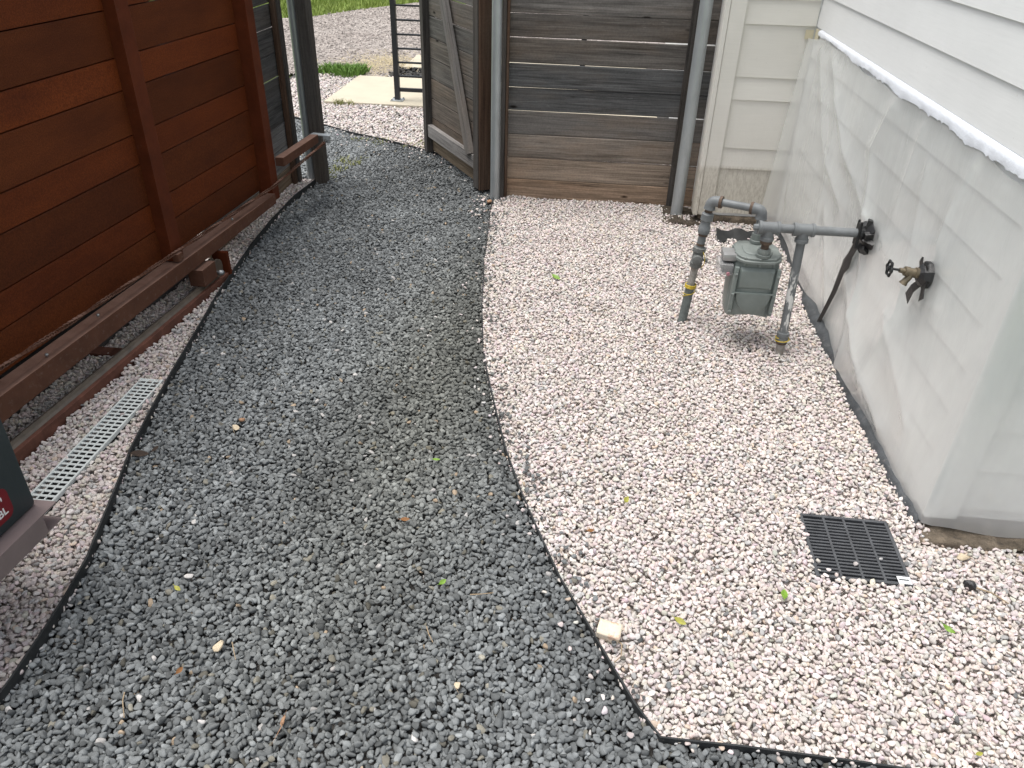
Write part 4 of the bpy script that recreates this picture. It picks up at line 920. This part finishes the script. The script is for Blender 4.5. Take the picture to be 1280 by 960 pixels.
def leaf(x, y, L, wdt, ang, mat, label, z=.022, curl=.25, tilt=(.1, .1), stem=True):
    vs = []; n = 8
    for i in range(n+1):
        u = i/n; w = wdt*.5*math.sin(PI*min(1, u*.97+.015))**.8; zc = curl*L*(u-.5)**2
        vs += [(L*(u-.5), -w, zc+w*.3), (L*(u-.5), 0, zc), (L*(u-.5), w, zc+w*.3)]
    m = MB().add(vs, [(i*3+k, i*3+k+3, i*3+k+4, i*3+k+1) for i in range(n) for k in range(2)])
    if stem: m.tube([(-L*.5, 0, curl*L*.25), (-L*.72, .001, curl*L*.25+.002)], .0009, 5)
    o = m.obj('leaf', mat, smooth=True); o.location = (x, y, z); o.rotation_euler = (tilt[0], tilt[1], ang); return tag(o, label, 'leaf', 'fallen leaves on the gravel')
leaf(.656, 1.608, .042, .020, 1.35, 'leaf_green', 'bright green oval leaf on pale gravel just left of the black grate')
leaf(.351, 1.475, .036, .017, -.4, 'leaf_yellow', 'yellow green leaf on pale gravel right of the brick fragment', tilt=(.4, .2))
leaf(1.085, 1.538, .036, .014, -.8, 'leaf_green', 'curled green leaf on pale gravel below the black grate', curl=.9, tilt=(.5, .1))
leaf(-.112, 3.66, .055, .024, -.6, 'leaf_green', 'small green leaf lying high on the pale gravel in front of the plank fence', tilt=(.3, .2))
leaf(.212, 1.958, .036, .018, 1.2, 'leaf_yellow', 'yellowish curled leaf in the middle of the pale gravel bed', curl=.7, tilt=(.5, .1))
leaf(.10, 1.80, .024, .014, .4, 'leaf_brown', 'small brown leaf on the pale gravel below the yellowish curled leaf')
leaf(-.32, 1.533, .026, .014, .9, 'leaf_green', 'small green leaf on the dark gravel left of the curved edging', tilt=(.4, 0))
leaf(-.443, 2.087, .028, .012, .2, 'leaf_green', 'tiny green leaf scrap high on the dark gravel path')
leaf(-.484, 1.775, .030, .016, .3, 'leaf_brown', 'orange brown leaf in the middle of the dark gravel path')
leaf(-1.055, 1.416, .026, .012, -.5, 'leaf_yellow', 'yellow green leaf on dark gravel near the left edging')
leaf(-.925, 1.158, .026, .012, 1.4, 'leaf_brown', 'orange leaf on dark gravel just left of the cream foreground stone', tilt=(.5, .2))
leaf(-1.47, 1.985, .060, .028, .5, 'leaf_dark', 'dark dead leaf on the dark gravel against the left edging strip', tilt=(.3, .3), z=.018)
leaf(-1.43, 2.02, .030, .014, 1.0, 'leaf_dark', 'smaller dark dead leaf beside the larger dead leaf at the left edging', tilt=(.3, -.3), z=.018)
leaf(1.02, 1.165, .022, .010, .4, 'leaf_yellow', 'tiny dull leaf on pale gravel at the lower right')
def twig(pts, r, label):
    return tag(MB().tube(pts, [r*(1-.5*i/len(pts)) for i in range(len(pts))], 6).obj('twig', 'twig', smooth=True), label, 'twig', 'dry twigs on the gravel')
twig([(-.335, 1.375, .018), (-.325, 1.35, .022), (-.308, 1.325, .018)], .0018, 'straw coloured twig on the dark gravel left of the brick fragment')
twig([(-.235, 1.50, .018), (-.205, 1.503, .021), (-.17, 1.515, .018)], .0017, 'short pale twig lying across the dark gravel by the curved edging')
twig([(1.22, 1.71, .020), (1.262, 1.690, .022), (1.30, 1.665, .012)], .0026, 'brown twig trailing from the black plastic scrap')
twig([(-1.03, 1.085, .018), (-1.02, 1.06, .022), (-.995, 1.02, .018)], .0017, 'pale twig on dark gravel at the lower left')
twig([(-.83, 1.26, .02), (-.815, 1.235, .022), (-.80, 1.21, .018)], .0015, 'thin twig beside the cream foreground stone')
twig([(.17, 1.40, .020), (.19, 1.375, .024), (.188, 1.34, .020), (.17, 1.32, .018)], .0022, 'curved tan twig hooked round the brick fragment')

# ------------------------------------------------------------------ weeds, grass and far things
def blades(m, x, y, z, n, spread, hgt, w, lean=.5):
    for _ in range(n):
        a = random.uniform(0, 2*PI); r = spread*math.sqrt(random.random()); bx, by = x+r*math.cos(a), y+r*math.sin(a)*.8
        h = hgt*random.uniform(.5, 1.2); b = random.uniform(0, 2*PI); dx, dy = math.cos(b)*h*lean*random.random(), math.sin(b)*h*lean*random.random(); c = random.uniform(0, PI); wx, wy = w*math.cos(c), w*math.sin(c)
        m.add([(bx-wx, by-wy, z), (bx+wx, by+wy, z), (bx+dx*.4+wx*.8, by+dy*.4+wy*.8, z+h*.6), (bx+dx*.4-wx*.8, by+dy*.4-wy*.8, z+h*.6), (bx+dx, by+dy, z+h)], [(0, 1, 2, 3), (3, 2, 4)])
random.seed(21)
m = MB(); 
for _ in range(26): blades(m, random.uniform(-2.92, -2.50), random.uniform(8.38, 8.66), 0, 45, .09, .09, .006, 1.2)
tag(m.obj('weed_clump', 'weed'), 'bright green clump of weeds at the left corner of the concrete slab', 'weeds', 'weed clumps')
m = MB()
for _ in range(14): blades(m, random.uniform(-1.82, -1.60), random.uniform(5.05, 5.55), 0, 16, .06, .022, .004, 1.5)
tag(m.obj('weed_clump', 'dry_weed'), 'pale creeping weeds in the dark gravel beside the left gate post', 'weeds', 'weed clumps')
m = MB()
for _ in range(10): blades(m, random.uniform(-1.85, -1.25), 6.05+random.uniform(-.12, .05), 0, 14, .05, .022, .004, 1.3)
tag(m.obj('weed_clump', 'dry_weed'), 'sparse weeds along the short edging beyond the open gate', 'weeds', 'weed clumps')
m = MB(); blades(m, -2.31, 7.18, 0, 60, .05, .05, .003, 1); blades(m, -2.2, 7.18, 0, 30, .04, .05, .003, 1)
tag(m.obj('weed_clump', 'dry_weed'), 'tiny grass tuft against the front edge of the concrete slab', 'weeds', 'weed clumps')
m = MB()
for _ in range(9000):
    x, y = random.uniform(-8.5, -2.6), random.uniform(11.4, 18.5)
    e = np.interp(x, [-9, -6, -4.4, -3.9, -3.2, -2.5], [11.0, 11.6, 12.6, 13.7, 14.9, 15.2])
    if y < e+random.uniform(-.15, .1): continue
    blades(m, x, y, -.05, 2, .06, .11, .007, 1.0)
struct(m.obj('grass', 'grass'), 'stuff')
m = MB(); random.seed(3)
for _ in range(1500):
    x, y = random.gauss(-2.35, .26), random.gauss(9.15, .34); a = random.uniform(0, PI); L = random.uniform(.02, .06); dx, dy = L*math.cos(a), L*math.sin(a)
    if (-2.5 < x and y < 8.43) or y > 10.4: continue
    z = random.uniform(-.008, .012); m.add([(x-dx, y-dy, z), (x+dx, y+dy, z+.01), (x+dx+.003, y+dy+.003, z+.01), (x-dx+.003, y-dy+.003, z)], [(0, 1, 2, 3)])
struct(m.obj('dry_grass', 'straw'), 'stuff')
P = hexpts(-2.15, .4, 8.46, 8.86, .035, .3)
scatter('black_mulch', P, rng.uniform(0, .03, len(P)), rng.uniform(.02, .035, len(P)), np.array([.035, .033, .03])*rng.uniform(.4, 2, (len(P), 1)))
